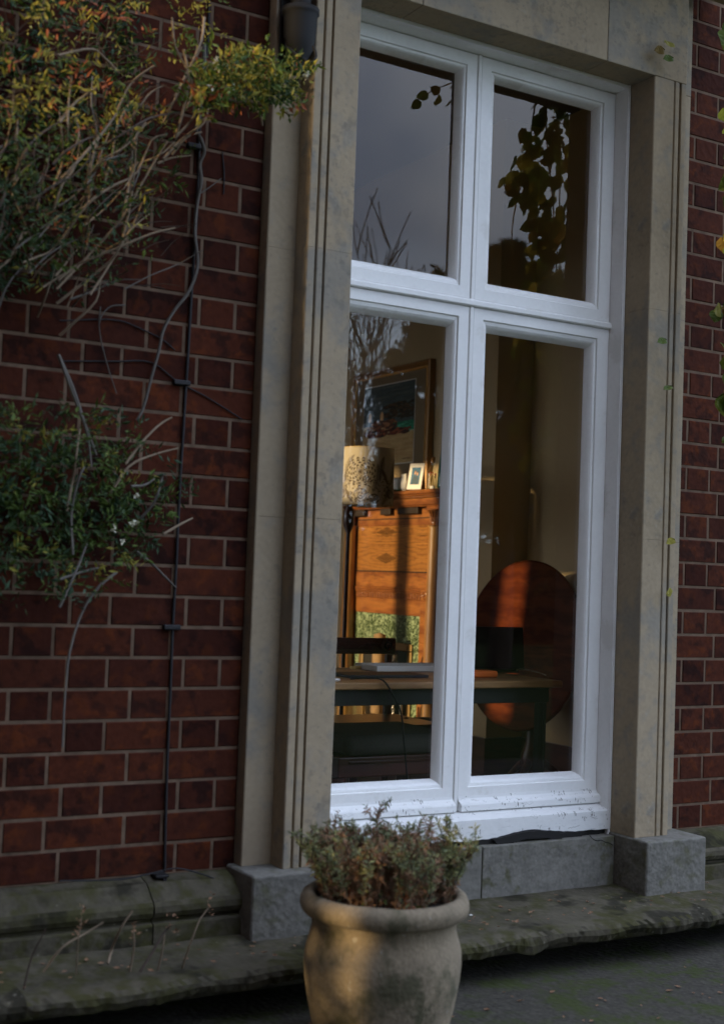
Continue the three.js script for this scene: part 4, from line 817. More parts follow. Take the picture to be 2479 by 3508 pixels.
// ---------------------------------------------------------------- fireplace on the chimney breast
{
  seed = 111;
  const F = thing('fireplace', 'carved mahogany fireplace with columns and green tiles in low sun', 'fireplace');
  const W = 4.199;                                              // wall face
  const K = x => 4.2 - (4.2 - x) * 0.5, kX = (u, v, x) => onX(u, v, K(x));   // how far things stand off the wall
  const zb = (x0, x1, y0, y1, z0, z1, r = 0.003) => rbox(K(x0), K(x1), y0, y1, z0, z1, r);
  const Z0 = onX(1170, 1800, 4.1).z, Z1 = onX(1522, 1800, 4.1).z;                                  // outer ends of the surround
  // shelf and cornice, stepped outwards
  mesh('mantel_shelf', metres(join([zb(3.985, W, 1.268, 1.293, Z0 - 0.05, Z1 + 0.07, 0.006), zb(4.0, W, 1.258, 1.2675, Z0 - 0.04, Z1 + 0.06, 0.004)]), 0, 0, 2), M.mahogany, F);
  const beads = []; for (let z = Z0 - 0.02; z < Z1 + 0.05; z += 0.0165) beads.push(new THREE.SphereGeometry(0.0062, 6, 5).translate(K(4.013), 1.2505, z));
  mesh('bead_row', join(beads), M.mahogany, F);
  mesh('cornice', metres(join([zb(4.016, W, 1.244, 1.2575, Z0 - 0.03, Z1 + 0.05), zb(4.026, W, 1.205, 1.2435, Z0 - 0.02, Z1 + 0.04, 0.004), zb(4.05, W, 1.196, 1.2045, Z0 - 0.01, Z1 + 0.03)]), 0.3, 0.1, 2), M.mahogany, F);
  mesh('frieze', metres(zb(4.135, W, 1.09, 1.1955, Z0 + 0.02, Z1 - 0.02), 0.1, 0.5, 2), M.mahogany, F);
  // short dark blocks under the cornice standing in for shadow
  for (const [u0, u1, v1] of [[1213, 1252, 1770], [1308, 1342, 1765], [1367, 1436, 1762]]) { const a = kX(u0, v1, 4.1), b = kX(u1, v1, 4.1); mesh('shade_block', metres(zb(4.07, 4.1345, Math.max(1.095, a.y), 1.1955, a.z, b.z), 0, 0, 2), M.inlay, F); }
  mesh('cap_block', metres(zb(4.05, 4.1345, 1.165, 1.1955, kX(1462, 1750, 4.06).z, Z1), 0, 0, 2), M.mahogany, F);
  // veneered overmantel panel with ebony stringing
  const pt = kX(1340, 1778, 4.14).y, pbm = kX(1340, 1958, 4.14).y;
  const pz0 = kX(1208, 1870, 4.13).z, pz1 = kX(1474, 1870, 4.13).z;
  const pg = new THREE.PlaneGeometry(pz1 - pz0, pt - pbm), uv = pg.attributes.uv;
  for (let i = 0; i < uv.count; i++) uv.setXY(i, uv.getX(i) * 0.97, uv.getY(i));
  mesh('veneer_panel', join([pg.rotateY(-Math.PI / 2).translate(K(4.138), (pt + pbm) / 2, (pz0 + pz1) / 2)]), M.veneer, F);
  mesh('panel_backing', metres(zb(4.14, W, 0.55, 1.0895, Z0 + 0.02, Z1 - 0.02)), M.mahogany, F);
  for (const y of [pt, pbm]) mesh('inlay_line', zb(4.1345, 4.1395, y - 0.004, y + 0.004, pz0 + 0.03, pz1, 0.001), M.inlay, F);
  const rl = kX(1340, 2012, 4.13).y;
  mesh('lower_rail', metres(join([zb(4.13, 4.1395, rl, pbm - 0.0045, pz0, pz1), zb(4.115, 4.1395, rl - 0.016, rl - 0.0005, pz0 - 0.02, pz1), zb(4.122, 4.1395, rl - 0.03, rl - 0.0165, pz0, pz1)]), 0.2, 0.3, 2), M.mahogany, F);
  const tt = kX(1330, 2050, 4.15).y;
  const flutes = []; for (let z = pz0; z < pz1 - 0.03; z += 0.03) flutes.push(zb(4.13, 4.1395, tt, rl - 0.031, z + 0.002, z + 0.027, 0.003));
  mesh('reeded_rail', metres(join(flutes), 0.4, 0.2, 2), M.mahogany, F);
  // tiled slips around the grate
  const ta = kX(1213, 2200, 4.15).z, tb = kX(1440, 2200, 4.15).z, fl = HOUSE.floor;
  mesh('green_tile_panel', metres(box(K(4.15), W, fl, tt - 0.001, ta, tb), 0.1, 0.2, 1.6), M.greenTile, F);
  // stiles beside the tiles, corner pateras
  const s0 = kX(1443, 2200, 4.13).z, s1 = kX(1466, 2200, 4.13).z;
  mesh('stile', metres(join([zb(4.12, W, fl, rl - 0.031, tb + 0.001, s1), zb(4.105, 4.1195, fl, rl - 0.04, tb + 0.012, s1 - 0.012)]), 0.6, 0.2, 2), M.mahogany, F);
  mesh('stile', metres(zb(4.11, W, fl, rl - 0.031, pz0 - 0.05, ta - 0.001), 0.2, 0.6, 2), M.mahogany, F);
  const pr = kX(1460, 2040, 4.1); mesh('patera', join([zb(4.1, 4.1195, pr.y - 0.045, pr.y + 0.045, s0 - 0.01, s1, 0.004), new THREE.TorusGeometry(0.022, 0.006, 8, 20).rotateY(Math.PI / 2).translate(K(4.1), pr.y, (s0 + s1) / 2), new THREE.SphereGeometry(0.01, 10, 8).translate(K(4.1), pr.y, (s0 + s1) / 2)]), M.mahogany, F);
  // columns with carved capitals
  const col = (u, mat, name) => {
    const z = kX(u, 1900, 4.06).z, top = kX(u, 1745, 4.06).y, cap = kX(u, 1800, 4.06).y;
    const c = mesh(name, lathe([[0.056, fl], [0.056, fl + 0.05], [0.050, fl + 0.07], [0.046, fl + 0.09], [0.044, fl + 0.4], [0.036, cap - 0.012], [0.041, cap - 0.01], [0.041, cap], [0.0, cap]], 28).translate(K(4.062), 0, z), mat, F);
    const h = top - cap, petals = [lathe([[0.026, cap + 0.001], [0.030, cap + h * 0.1], [0.027, cap + h * 0.16], [0.028, cap + h * 0.55], [0.036, cap + h * 0.85], [0.043, cap + h * 0.93], [0.043, cap + h], [0, cap + h]], 24)];
    for (let k = 0; k < 14; k++) { const a = k / 14 * 6.283; petals.push(tube([V(Math.cos(a) * 0.028, cap + h * 0.2, Math.sin(a) * 0.028), V(Math.cos(a) * 0.031, cap + h * 0.55, Math.sin(a) * 0.031), V(Math.cos(a) * 0.044, cap + h * 0.88, Math.sin(a) * 0.044), V(Math.cos(a) * 0.047, cap + h * 0.84, Math.sin(a) * 0.047)], 0.005, 0.003, 5, 2)); }
    mesh('capital', join(petals).translate(K(4.062), 0, z), mat === M.paleWood ? M.mahogany : M.darkWood, c);
    return z;
  };
  const cz = col(1486, M.paleWood, 'column'); col(1196, M.paleWood, 'column');
  mesh('end_pilaster', metres(zb(4.1, W, fl, 1.164, cz + 0.045, Z1 - 0.02), 0.3, 0.3, 2), M.mahogany, F);
  // iron grate with a brass rim
  const ga = kX(1405, 2300, 4.12), g0 = kX(1225, 2300, 4.12).z, gt = kX(1400, 2207, 4.12).y;
  mesh('grate_frame', join([zb(4.12, 4.1495, gt - 0.045, gt, g0, ga.z, 0.008), zb(4.12, 4.1495, fl, gt - 0.0455, ga.z - 0.05, ga.z, 0.008), zb(4.12, 4.1495, fl, gt - 0.0455, g0, g0 + 0.05, 0.008)]), M.oldBrass, F);
  mesh('grate_opening', box(K(4.14), K(4.149), fl, gt - 0.046, g0 + 0.0505, ga.z - 0.0505), M.gap, F);
}
// fireside things
{
  seed = 112;
  const fl = HOUSE.floor;
  const scr = thing('fire_screen', 'ribbed brass folding fire screen standing before the grate', 'fire screen');
  const za = onX(1192, 2450, 4.0).z, zm = onX(1243, 2450, 4.0).z, zc = onX(1294, 2450, 4.0).z, top = onX(1250, 2385, 4.0).y + 0.1;
  for (const [a, b, n] of [[za, zm - 0.012, 'left'], [zm + 0.012, zc, 'right']]) {
    const ribs = []; for (let y = fl + 0.02; y < top; y += 0.0105) ribs.push(tube([V(4.0, y, a), V(3.992, y, (a + b) / 2), V(4.0, y, b)], 0.004, 0.004, 4, 2));
    mesh('ribbed_panel', join(ribs), M.oldBrass, scr);
  }
  mesh('centre_post', rbox(3.985, 4.01, fl, top + 0.03, zm - 0.011, zm + 0.011, 0.004), M.brass, scr);
  mesh('end_post', rbox(3.985, 4.01, fl, top + 0.02, zc + 0.001, zc + 0.014, 0.004), M.brass, scr);
  const lg = onX(1297, 2255, 3.98); tag(mesh('log', lathe([[0, -0.3], [0.04, -0.3], [0.043, -0.1], [0.041, 0.12], [0.034, 0.16], [0, 0.17]], 14).translate(3.98, lg.y - 0.02, lg.z), M.log), 'cut pale log standing behind the chair', 'log');
  const tools = thing('fire_irons', 'set of twisted iron fire tools hanging beside the grate', 'fire irons');
  for (const [u, v0, v1] of [[1345, 2245, 2505], [1372, 2400, 2500], [1330, 2400, 2480]]) {
    const a = onX(u, v0, 3.95), b = onX(u, v1, 3.95), tw = [];
    for (const ph of [0, Math.PI]) { const pts = []; for (let k = 0; k <= 40; k++) { const t = k / 40; pts.push(V(3.95 + Math.cos(t * 40 + ph) * 0.0055, mix(a.y, b.y, t), mix(a.z, b.z, t) + Math.sin(t * 40 + ph) * 0.0055)); } tw.push(tube(pts, 0.005, 0.005, 5, 1)); }
    mesh('twisted_rod', join(tw), M.steel, tools);
  }
  const k = onX(1345, 2262, 3.95); const cage = []; for (let i = 0; i < 4; i++) { const pts = []; for (let q = 0; q <= 8; q++) { const t = q / 8, r = Math.sin(t * Math.PI) * 0.024 + 0.003; pts.push(V(3.95 + Math.cos(i * 1.57 + t * 3) * r, k.y + 0.06 - t * 0.1, k.z + Math.sin(i * 1.57 + t * 3) * r)); } cage.push(tube(pts, 0.0055, 0.0055, 5, 1)); }
  mesh('twisted_handle', join(cage), M.iron, tools);
  mesh('tool_base', lathe([[0, fl], [0.11, fl], [0.1, fl + 0.02], [0.02, fl + 0.03], [0.015, fl + 0.35], [0, fl + 0.35]], 20).translate(3.93, 0, k.z), M.iron, tools);
}
// ---------------------------------------------------------------- picture over the mantel
{
  seed = 113;
  const P = thing('framed_picture', 'large gilt-framed seaside painting leaning above the mantel', 'picture');
  const X = 4.17, z0 = onX(1206, 1500, X).z, z1 = onX(1474, 1400, X).z, y1 = onX(1462, 1232, X).y, y0 = 1.30;
  const w = z1 - z0, h = y1 - y0, turn = g => g.rotateY(-Math.PI / 2).translate(X, y0 + h / 2, (z0 + z1) / 2);   // local x runs along the wall
  mesh('frame', turn(ring(-w / 2, w / 2, -h / 2, h / 2, [[0, -0.025], [0, 0.012], [0.012, 0.018], [0.024, 0.012], [0.03, 0.004], [0.034, 0.004]])), M.giltWood, P);
  mesh('gilt_slip', turn(ring(-w / 2 + 0.034, w / 2 - 0.034, -h / 2 + 0.034, h / 2 - 0.034, [[0, 0.004], [0.004, 0.010], [0.008, 0.006], [0.011, 0.009], [0.015, 0.002]])), M.gilt, P);
  mesh('mount', turn(new THREE.PlaneGeometry(w - 0.09, h - 0.09).translate(0, 0, 0.001)), std({ color: lin(0.2, 0.15, 0.085), roughness: 0.9 }), P);
  const a = onX(1244, 1500, X), b = onX(1427, 1295, X), c = onX(1427, 1583, X), pw = b.z - a.z, ph = b.y - c.y;
  const place = (g, d) => g.rotateY(-Math.PI / 2).translate(X - d, (b.y + c.y) / 2, (a.z + b.z) / 2);
  mesh('inner_border', place(new THREE.PlaneGeometry(pw, ph), 0.0025), M.paper, P);
  const art = canvasTexture(512, 640, (g, W, H) => {
    const bg = (y0, y1, c) => { g.fillStyle = c; g.fillRect(0, y0 * H, W, (y1 - y0) * H); };
    bg(0, 1, '#b39a6a'); bg(0, 0.5, '#3f4f52');
    for (let i = 0; i < 260; i++) { g.fillStyle = `rgba(${pick(['74,92,96', '52,66,70', '98,104,98', '60,70,64'])},0.3)`; g.fillRect(rr(-40, W), rr(0, H * 0.42), rr(20, 160), rr(4, 20)); }
    const blob = (x, y, rx, ry, c, n = 60) => { for (let i = 0; i < n; i++) { g.fillStyle = c[i % c.length]; g.beginPath(); g.ellipse((x + rr(-rx, rx)) * W, (y + rr(-ry, ry)) * H, rr(8, 46), rr(4, 14), rr(-0.5, 0.5), 0, 6.3); g.fill(); } };
    blob(0.72, 0.34, 0.3, 0.09, ['#2a2418', '#3c2a18', '#4a3420', '#1f1c14'], 90); blob(0.4, 0.5, 0.3, 0.05, ['#7a4a2c', '#54301c', '#9a6a48', '#3a2418'], 70);
    g.fillStyle = '#0f7a5c'; g.fillRect(W * 0.68, H * 0.49, W * 0.34, H * 0.12); for (let i = 0; i < 90; i++) { g.fillStyle = pick(['#118a66', '#0a5c48', '#2aa07c', '#5fb49a']); g.fillRect(W * rr(0.6, 1), H * rr(0.49, 0.61), rr(10, 60), rr(2, 6)); }
    for (let i = 0; i < 60; i++) { g.fillStyle = pick(['#8fa89a', '#b8bfae']); g.fillRect(W * rr(0.5, 1), H * rr(0.585, 0.63), rr(6, 30), rr(1, 4)); }
    blob(0.45, 0.6, 0.42, 0.035, ['#6a2c1c', '#8a4a2c', '#4a2014', '#2a1810'], 90);
    for (let i = 0; i < 240; i++) { g.fillStyle = `rgba(${pick(['190,160,108', '160,130,84', '205,180,130', '150,118,72'])},0.35)`; g.fillRect(rr(-30, W), rr(H * 0.66, H), rr(20, 140), rr(3, 14)); }
    g.fillStyle = '#c9a070'; for (const x of [0.1, 0.34]) { g.fillRect(W * x, H * 0.36, W * 0.06, H * 0.08); g.beginPath(); g.moveTo(W * x, H * 0.36); g.lineTo(W * (x + 0.03), H * 0.325); g.lineTo(W * (x + 0.06), H * 0.36); g.fill(); }
    g.strokeStyle = '#241a10'; g.lineWidth = 3; g.beginPath(); let x = W * 0.8; g.moveTo(x, H * 0.955); for (let i = 0; i < 16; i++) { x += rr(2, 7); g.lineTo(x, H * (0.955 + rr(-0.011, 0.011))); } g.stroke();
  });
  mesh('painting', place(new THREE.PlaneGeometry(pw - 0.012, ph - 0.012), 0.0045), std({ map: art, roughness: 0.8 }), P);
}
// ---------------------------------------------------------------- things on the mantel shelf
{
  seed = 114;
  const y = 1.2935, X = 4.13;
  const on = u => onX(u, 1690, X).z;
  // photograph in a white mount
  const f = thing('photo_frame', 'small white-mounted photograph of two people on the mantel', 'photo frame');
  const za = on(1346 + 52), zb2 = on(1450), w = 0.115, h = 0.17, lean = g => g.rotateX(-0.2).rotateY(-Math.PI / 2 + 0.35).rotateX(0.0).translate(4.125, y + h / 2 - 0.002, (za + zb2) / 2);
  mesh('edge', lean(ring(-w / 2, w / 2, -h / 2, h / 2, [[0, -0.014], [0, 0.002], [0.003, 0.004], [0.005, 0.002]])), M.darkWood, f);
  mesh('mount', lean(new THREE.PlaneGeometry(w - 0.006, h - 0.006).translate(0, 0, 0.0015)), M.white, f);
  const ph = canvasTexture(256, 384, (g, W, H) => {
    g.fillStyle = '#1b5f86'; g.fillRect(0, 0, W, H); for (let i = 0; i < 40; i++) { g.fillStyle = `rgba(60,140,180,${rr(0.05, 0.2)})`; g.fillRect(rr(0, W), rr(0, H * 0.6), rr(20, 90), rr(10, 40)); }
    for (const [x, y0, s] of [[0.42, 0.3, 1], [0.68, 0.36, 0.92]]) { g.fillStyle = '#17445a'; g.beginPath(); g.ellipse(W * x, H * 0.92, W * 0.25 * s, H * 0.42, 0, 0, 6.3); g.fill(); g.fillStyle = '#3a2418'; g.beginPath(); g.ellipse(W * x, H * y0, W * 0.13 * s, H * 0.14 * s, 0, 0, 6.3); g.fill(); g.fillStyle = '#c99a7c'; g.beginPath(); g.ellipse(W * (x + 0.01), H * (y0 + 0.03), W * 0.085 * s, H * 0.1 * s, 0, 0, 6.3); g.fill(); g.fillStyle = '#2a1a14'; g.fillRect(W * (x - 0.12), H * (y0 + 0.05), W * 0.05, H * 0.3); }
  });
  mesh('print', lean(new THREE.PlaneGeometry(w * 0.56, h * 0.62).translate(0, 0.002, 0.003)), std({ map: ph, roughness: 0.5 }), f);
  mesh('strut', lean(rbox(-0.02, 0.02, -h / 2, h * 0.2, -0.045, -0.014, 0.002)), M.black, f);
  // bottle of matches
  const b = thing('match_bottle', 'corked glass bottle of long matches on the mantel', 'bottle'), bz = on(1481);
  mesh('glass', lathe([[0.0, 0.0], [0.03, 0.0], [0.034, 0.004], [0.0345, 0.088], [0.031, 0.102], [0.016, 0.122], [0.0125, 0.132], [0.0125, 0.158], [0.0145, 0.16], [0.0145, 0.166], [0.012, 0.166]], 32).translate(4.125, y, bz), M.clearGlass, b);
  mesh('cork', lathe([[0, 0.155], [0.0105, 0.155], [0.013, 0.186], [0, 0.186]], 16).translate(4.125, y, bz), M.cork, b);
  const sticks = [], heads = [];
  for (let i = 0; i < 34; i++) { const a = rr(0, 6.283), r = Math.sqrt(rnd()) * 0.026, l = rr(0.075, 0.1), p0 = V(4.125 + Math.cos(a) * r, y + 0.003, bz + Math.sin(a) * r), a2 = a + rr(-1, 1), p1 = V(4.125 + Math.cos(a2) * r * 0.85, y + l, bz + Math.sin(a2) * r * 0.85); sticks.push(tube([p0, p0.clone().lerp(p1, 0.5), p1], 0.0016, 0.0016, 4, 1)); heads.push(new THREE.SphereGeometry(0.0028, 6, 5).translate(p1.x, p1.y, p1.z)); }
  mesh('matches', join(sticks), M.match, b); mesh('match_heads', join(heads), M.matchHead, b);
  tag(mesh('green_bottle', lathe([[0, 0], [0.036, 0], [0.04, 0.01], [0.036, 0.1], [0.024, 0.2], [0.014, 0.3], [0.012, 0.36], [0.015, 0.365]], 28).translate(4.14, y, on(1513)), M.greenGlass), 'tall tapering green glass bottle at the right end of the mantel', 'bottle');
  // white china
  const jug = thing('china_jug', 'white china jug with a handle beside the photograph', 'jug'), jz = on(1385);
  mesh('body', lathe([[0, 0], [0.024, 0], [0.034, 0.02], [0.036, 0.045], [0.03, 0.07], [0.026, 0.085], [0.031, 0.1], [0.028, 0.1], [0.023, 0.084]], 28).translate(4.14, y, jz), M.white, jug);
  mesh('handle', new THREE.TorusGeometry(0.022, 0.005, 8, 18, 4).rotateY(Math.PI / 2).translate(4.135, y + 0.055, jz - 0.04), M.white, jug);
  mesh('spout', tube([V(4.125, y + 0.05, jz + 0.03), V(4.11, y + 0.085, jz + 0.045), V(4.105, y + 0.1, jz + 0.05)], 0.012, 0.008, 8), M.white, jug);
  const mug = thing('china_mug', 'white china mug with a dark printed mark next to the lampshade', 'mug'), mz = on(1358);
  mesh('body', lathe([[0, 0], [0.032, 0], [0.035, 0.006], [0.035, 0.082], [0.033, 0.084], [0.031, 0.08], [0.031, 0.01], [0, 0.01]], 28).translate(4.13, y, mz), M.white, mug);
  mesh('printed_mark', new THREE.CylinderGeometry(0.0353, 0.0353, 0.034, 14, 1, true, 3.9, 0.9).translate(4.13, y + 0.028, mz), M.black, mug);
  mesh('handle', new THREE.TorusGeometry(0.02, 0.0045, 8, 18).rotateY(0.4).translate(4.105, y + 0.045, mz - 0.035), M.white, mug);
  tag(mesh('spectacles', join([new THREE.TorusGeometry(0.016, 0.0012, 6, 24).rotateY(-Math.PI / 2 + 0.4).translate(4.10, y + 0.089, on(1352)), new THREE.TorusGeometry(0.016, 0.0012, 6, 24).rotateY(-Math.PI / 2 + 0.4).translate(4.095, y + 0.089, on(1368))]), M.black), 'round wire spectacles perched on the china mug', 'spectacles');
  tag(mesh('green_dish', lathe([[0, 0.002], [0.03, 0.0], [0.042, 0.006], [0.04, 0.008], [0, 0.004]], 24).translate(4.105, y, on(1372)), M.greenGlass), 'shallow green glass dish at the front of the mantel', 'dish');
  tag(mesh('white_tag', rbox(4.095, 4.107, y, y + 0.014, on(1488), on(1500), 0.001), M.white), 'small white label card in front of the match bottle', 'card');
}
// ---------------------------------------------------------------- lamp with printed linen shade
{
  seed = 115;
  const L = thing('lamp', 'drum lampshade printed with brown flowers, lit from the left', 'lamp');
  const z = -2.5, c = onZ(1258, 1628, z), r = 0.143, t = onZ(1258, 1538, z).y, b = onZ(1258, 1733, z).y;
  const print = canvasTexture(1152, 384, (g, W, H) => {
    g.fillStyle = '#b9b09b'; g.fillRect(0, 0, W, H);
    for (let i = 0; i < 6000; i++) { g.fillStyle = `rgba(${pick(['190,172,130', '232,220,188'])},0.22)`; if (i % 2) g.fillRect(rr(0, W), rr(0, H), 1, rr(6, 40)); else g.fillRect(rr(0, W), rr(0, H), rr(6, 40), 1); }
    const ink = '#574a38'; g.strokeStyle = g.fillStyle = ink;
    const fern = (x, y, len, a, curve) => { g.lineWidth = 2.5; let px = x, py = y; for (let i = 0; i < 26; i++) { const t = i / 26, nx = px + Math.cos(a) * len / 26, ny = py + Math.sin(a) * len / 26, l = len * 0.17 * Math.sin(Math.PI * (0.15 + 0.85 * t)); g.beginPath(); g.moveTo(px, py); g.lineTo(nx, ny); g.stroke(); for (const s of [-1, 1]) { g.beginPath(); g.moveTo(nx, ny); g.quadraticCurveTo(nx + Math.cos(a + s * 0.5) * l * 0.6, ny + Math.sin(a + s * 0.5) * l * 0.6, nx + Math.cos(a + s * 0.95) * l, ny + Math.sin(a + s * 0.95) * l); g.stroke(); } px = nx; py = ny; a += curve / 26; } };
    const flower = (x, y, R) => {
      for (let ringN = 5; ringN >= 1; ringN--) { const n = 5 + ringN * 2, rad = R * ringN / 5; for (let i = 0; i < n; i++) { const a = i / n * 6.283 + ringN * 0.4, cx = x + Math.cos(a) * rad * 0.82, cy = y + Math.sin(a) * rad * 0.72; g.save(); g.translate(cx, cy); g.rotate(a + 1.57); g.fillStyle = '#b9b09b'; g.beginPath(); g.ellipse(0, 0, R * 0.15, R * 0.2, 0, 0, 6.3); g.fill(); g.fillStyle = ink; g.beginPath(); g.ellipse(0, -R * 0.06, R * 0.085, R * 0.09, 0, Math.PI, 6.3); g.fill(); g.lineWidth = 2; g.beginPath(); g.ellipse(0, 0, R * 0.1, R * 0.17, 0, 0, 6.3); g.stroke(); g.restore(); } }
      g.fillStyle = '#b9b09b'; g.beginPath(); g.arc(x, y, R * 0.26, 0, 6.3); g.fill(); g.fillStyle = ink; for (let i = 0; i < 16; i++) { const a = i / 16 * 6.283; g.lineWidth = 3; g.beginPath(); g.moveTo(x, y); g.lineTo(x + Math.cos(a) * R * 0.24, y + Math.sin(a) * R * 0.24); g.stroke(); }
    };
    const rose = (x, y, R) => { g.lineWidth = 4; for (let k = 0; k < 7; k++) { g.beginPath(); g.ellipse(x + rr(-4, 4), y + rr(-4, 4), R * (1 - k * 0.14), R * (0.85 - k * 0.12), k * 0.6, k * 0.9, k * 0.9 + 4.6); g.stroke(); } };
    for (let k = -1; k < 4; k++) {
      const ox = k * 384;
      fern(ox + 105, 235, 200, -1.5, 0.75); fern(ox + 40, 330, 230, -1.2, 0.55); fern(ox + 10, 390, 190, -1.05, 0.45); fern(ox + 330, 300, 190, -1.2, -0.5); fern(ox + 190, 370, 120, -2.4, 0.4); fern(ox + 300, 250, 150, -1.9, 0.6); fern(ox + 375, 230, 170, -1.55, 0.3); fern(ox + 60, 250, 120, -1.9, -0.4);
      flower(ox + 235, 168, 112); rose(ox + 250, 320, 54); rose(ox + 90, 310, 34); rose(ox + 340, 340, 36);
      for (let i = 0; i < 110; i++) { const x = ox + rr(10, 374), y = rr(205, 380), a = rr(0, 6.3); g.save(); g.translate(x, y); g.rotate(a); g.beginPath(); g.ellipse(0, 0, rr(5, 12), rr(2, 4), 0, 0, 6.3); g.fill(); g.restore(); }
      for (let i = 0; i < 22; i++) { g.lineWidth = 2.5; const x = ox + rr(10, 374), y = rr(260, 384); g.beginPath(); g.moveTo(x, y); g.quadraticCurveTo(x + rr(-20, 20), y - 20, x + rr(-30, 30), y - rr(24, 50)); g.stroke(); }
    }
  });
  print.wrapS = THREE.RepeatWrapping; 
  mesh('shade', new THREE.CylinderGeometry(r * 0.97, r, t - b, 64, 1, true).translate(c.x, (t + b) / 2, z), phys({ map: print, roughness: 0.95, transmission: 0.12, thickness: 0, side: THREE.DoubleSide }), L);
  mesh('rim_wires', join([new THREE.TorusGeometry(r * 0.97, 0.002, 6, 60).rotateX(Math.PI / 2).translate(c.x, t, z), new THREE.TorusGeometry(r, 0.002, 6, 60).rotateX(Math.PI / 2).translate(c.x, b, z)]), M.match, L);
  const fl = HOUSE.floor;
  mesh('stand', lathe([[0, fl], [0.13, fl], [0.13, fl + 0.02], [0.03, fl + 0.035], [0.012, fl + 0.06], [0.011, b - 0.15], [0.03, b - 0.1], [0.028, b - 0.03], [0.012, b], [0.01, (t + b) / 2], [0, (t + b) / 2]], 24).translate(c.x - 0.075, 0, z - 0.05), M.darkWood, L);
}
// ---------------------------------------------------------------- desk and what lies on it
{
  seed = 116;
  const zf = -0.42, yt = 0.405, fl = HOUSE.floor, x0 = 1.9, x1 = 3.125, zr = -1.08;
  const D = thing('desk', 'wooden desk with dark metal frame close behind the window', 'desk');
  mesh('desk_top', metres(rbox(x0, x1, yt - 0.026, yt, zr, zf, 0.006, 2), 0, 0, 1.5), M.deskWood, D);
  mesh('frame_rail', rbox(x0 + 0.03, x1 - 0.05, yt - 0.082, yt - 0.0265, zf - 0.05, zf - 0.02, 0.003), M.greyMetal, D);
  mesh('frame_rail', rbox(x0 + 0.03, x1 - 0.05, yt - 0.082, yt - 0.0265, zr + 0.02, zr + 0.05, 0.003), M.greyMetal, D);
  for (const [x, z] of [[x1 - 0.075, zf - 0.035], [x1 - 0.075, zr + 0.035], [x0 + 0.06, zf - 0.035], [x0 + 0.06, zr + 0.035]]) mesh('leg', join([rbox(x - 0.02, x + 0.0, fl, yt - 0.0825, z - 0.016, z + 0.016, 0.004), new THREE.CylinderGeometry(0.007, 0.007, yt - 0.0825 - fl, 10).translate(x + 0.006, (yt - 0.0825 + fl) / 2, z + 0.014)]), M.greyMetal, D);
  const at = (u, v, z) => onZ(u, v, z);
  // laptop
  const la = at(1600, 2325, -0.78), lb = at(1770, 2325, -0.78), lt = at(1790, 2166, -0.86), lap = thing('laptop', 'open black laptop on the desk in the right-hand light', 'laptop');
  mesh('base', rbox(la.x - 0.06, lb.x, yt + 0.0005, yt + 0.016, -0.98, -0.77, 0.003), M.black, lap);
  const lh = lt.y - yt, lw = 0.33;
  mesh('screen', rbox(-lw / 2, lw / 2, 0, lh + 0.012, -0.004, 0.004, 0.003).rotateX(-0.12).rotateY(-0.06).translate(lb.x - lw / 2 + 0.035, yt + 0.012, -0.79), M.black, lap);
  const oz = -0.56, oa = at(1600, 2330, oz), ob = at(1706, 2330, oz); tag(mesh('orange_case', rbox(oa.x - 0.08, ob.x, yt + 0.0005, yt + 0.026, oz - 0.07, oz, 0.009, 3), M.orange), 'orange case lying on the desk in front of the laptop', 'case');
  const wc = at(1780, 2320, -0.74); tag(mesh('laptop_cable', tube([V(lb.x - 0.005, yt + 0.008, -0.8), V(wc.x, yt + 0.02, -0.72), V(wc.x + 0.03, yt + 0.012, -0.66), V(wc.x + 0.035, yt + 0.004, -0.62)], 0.0022, 0.0022, 5), M.white), 'thin white cable beside the laptop', 'cable');
  // papers, tablet, pen tray
  const book = (u0, u1, z, y0, th, dz, mat, name, label, cat) => { const a = at(u0, 2320, z), b = at(u1, 2320, z); return tag(mesh(name, metres(rbox(a.x, b.x, y0, y0 + th, z - dz, z, 0.002)), mat), label, cat); };
  book(1290, 1560, -0.86, yt + 0.0005, 0.022, 0.17, M.paper, 'notebook', 'pale notebook lying open on the desk in the left-hand light', 'book');
  book(1195, 1468, -0.58, yt + 0.0005, 0.010, 0.16, M.black, 'tablet', 'flat black tablet on the front of the desk', 'tablet');
  book(1205, 1290, -0.98, yt + 0.0005, 0.012, 0.02, M.brass, 'brass_rule', 'thin brass ruler at the back of the desk', 'ruler');
  const ph = at(1120, 2332, -0.47), ph2 = at(1167, 2332, -0.47); tag(mesh('phone', rbox(ph.x - 0.02, ph2.x, yt + 0.0005, yt + 0.009, -0.6, -0.47, 0.004, 3), M.white), 'white-edged telephone at the left front of the desk', 'phone');
  tag(mesh('charging_cable', tube([at(1200, 2322, -0.5).setY(yt + 0.006), at(1260, 2310, -0.45).setY(yt + 0.012), at(1310, 2330, -0.412), at(1345, 2380, -0.405), at(1372, 2440, -0.405), at(1383, 2540, -0.41), at(1392, 2640, -0.42), at(1400, 2760, -0.44)], 0.0032, 0.0032, 6, 5), M.cable), 'black cable looping over the front edge of the desk', 'cable');
}
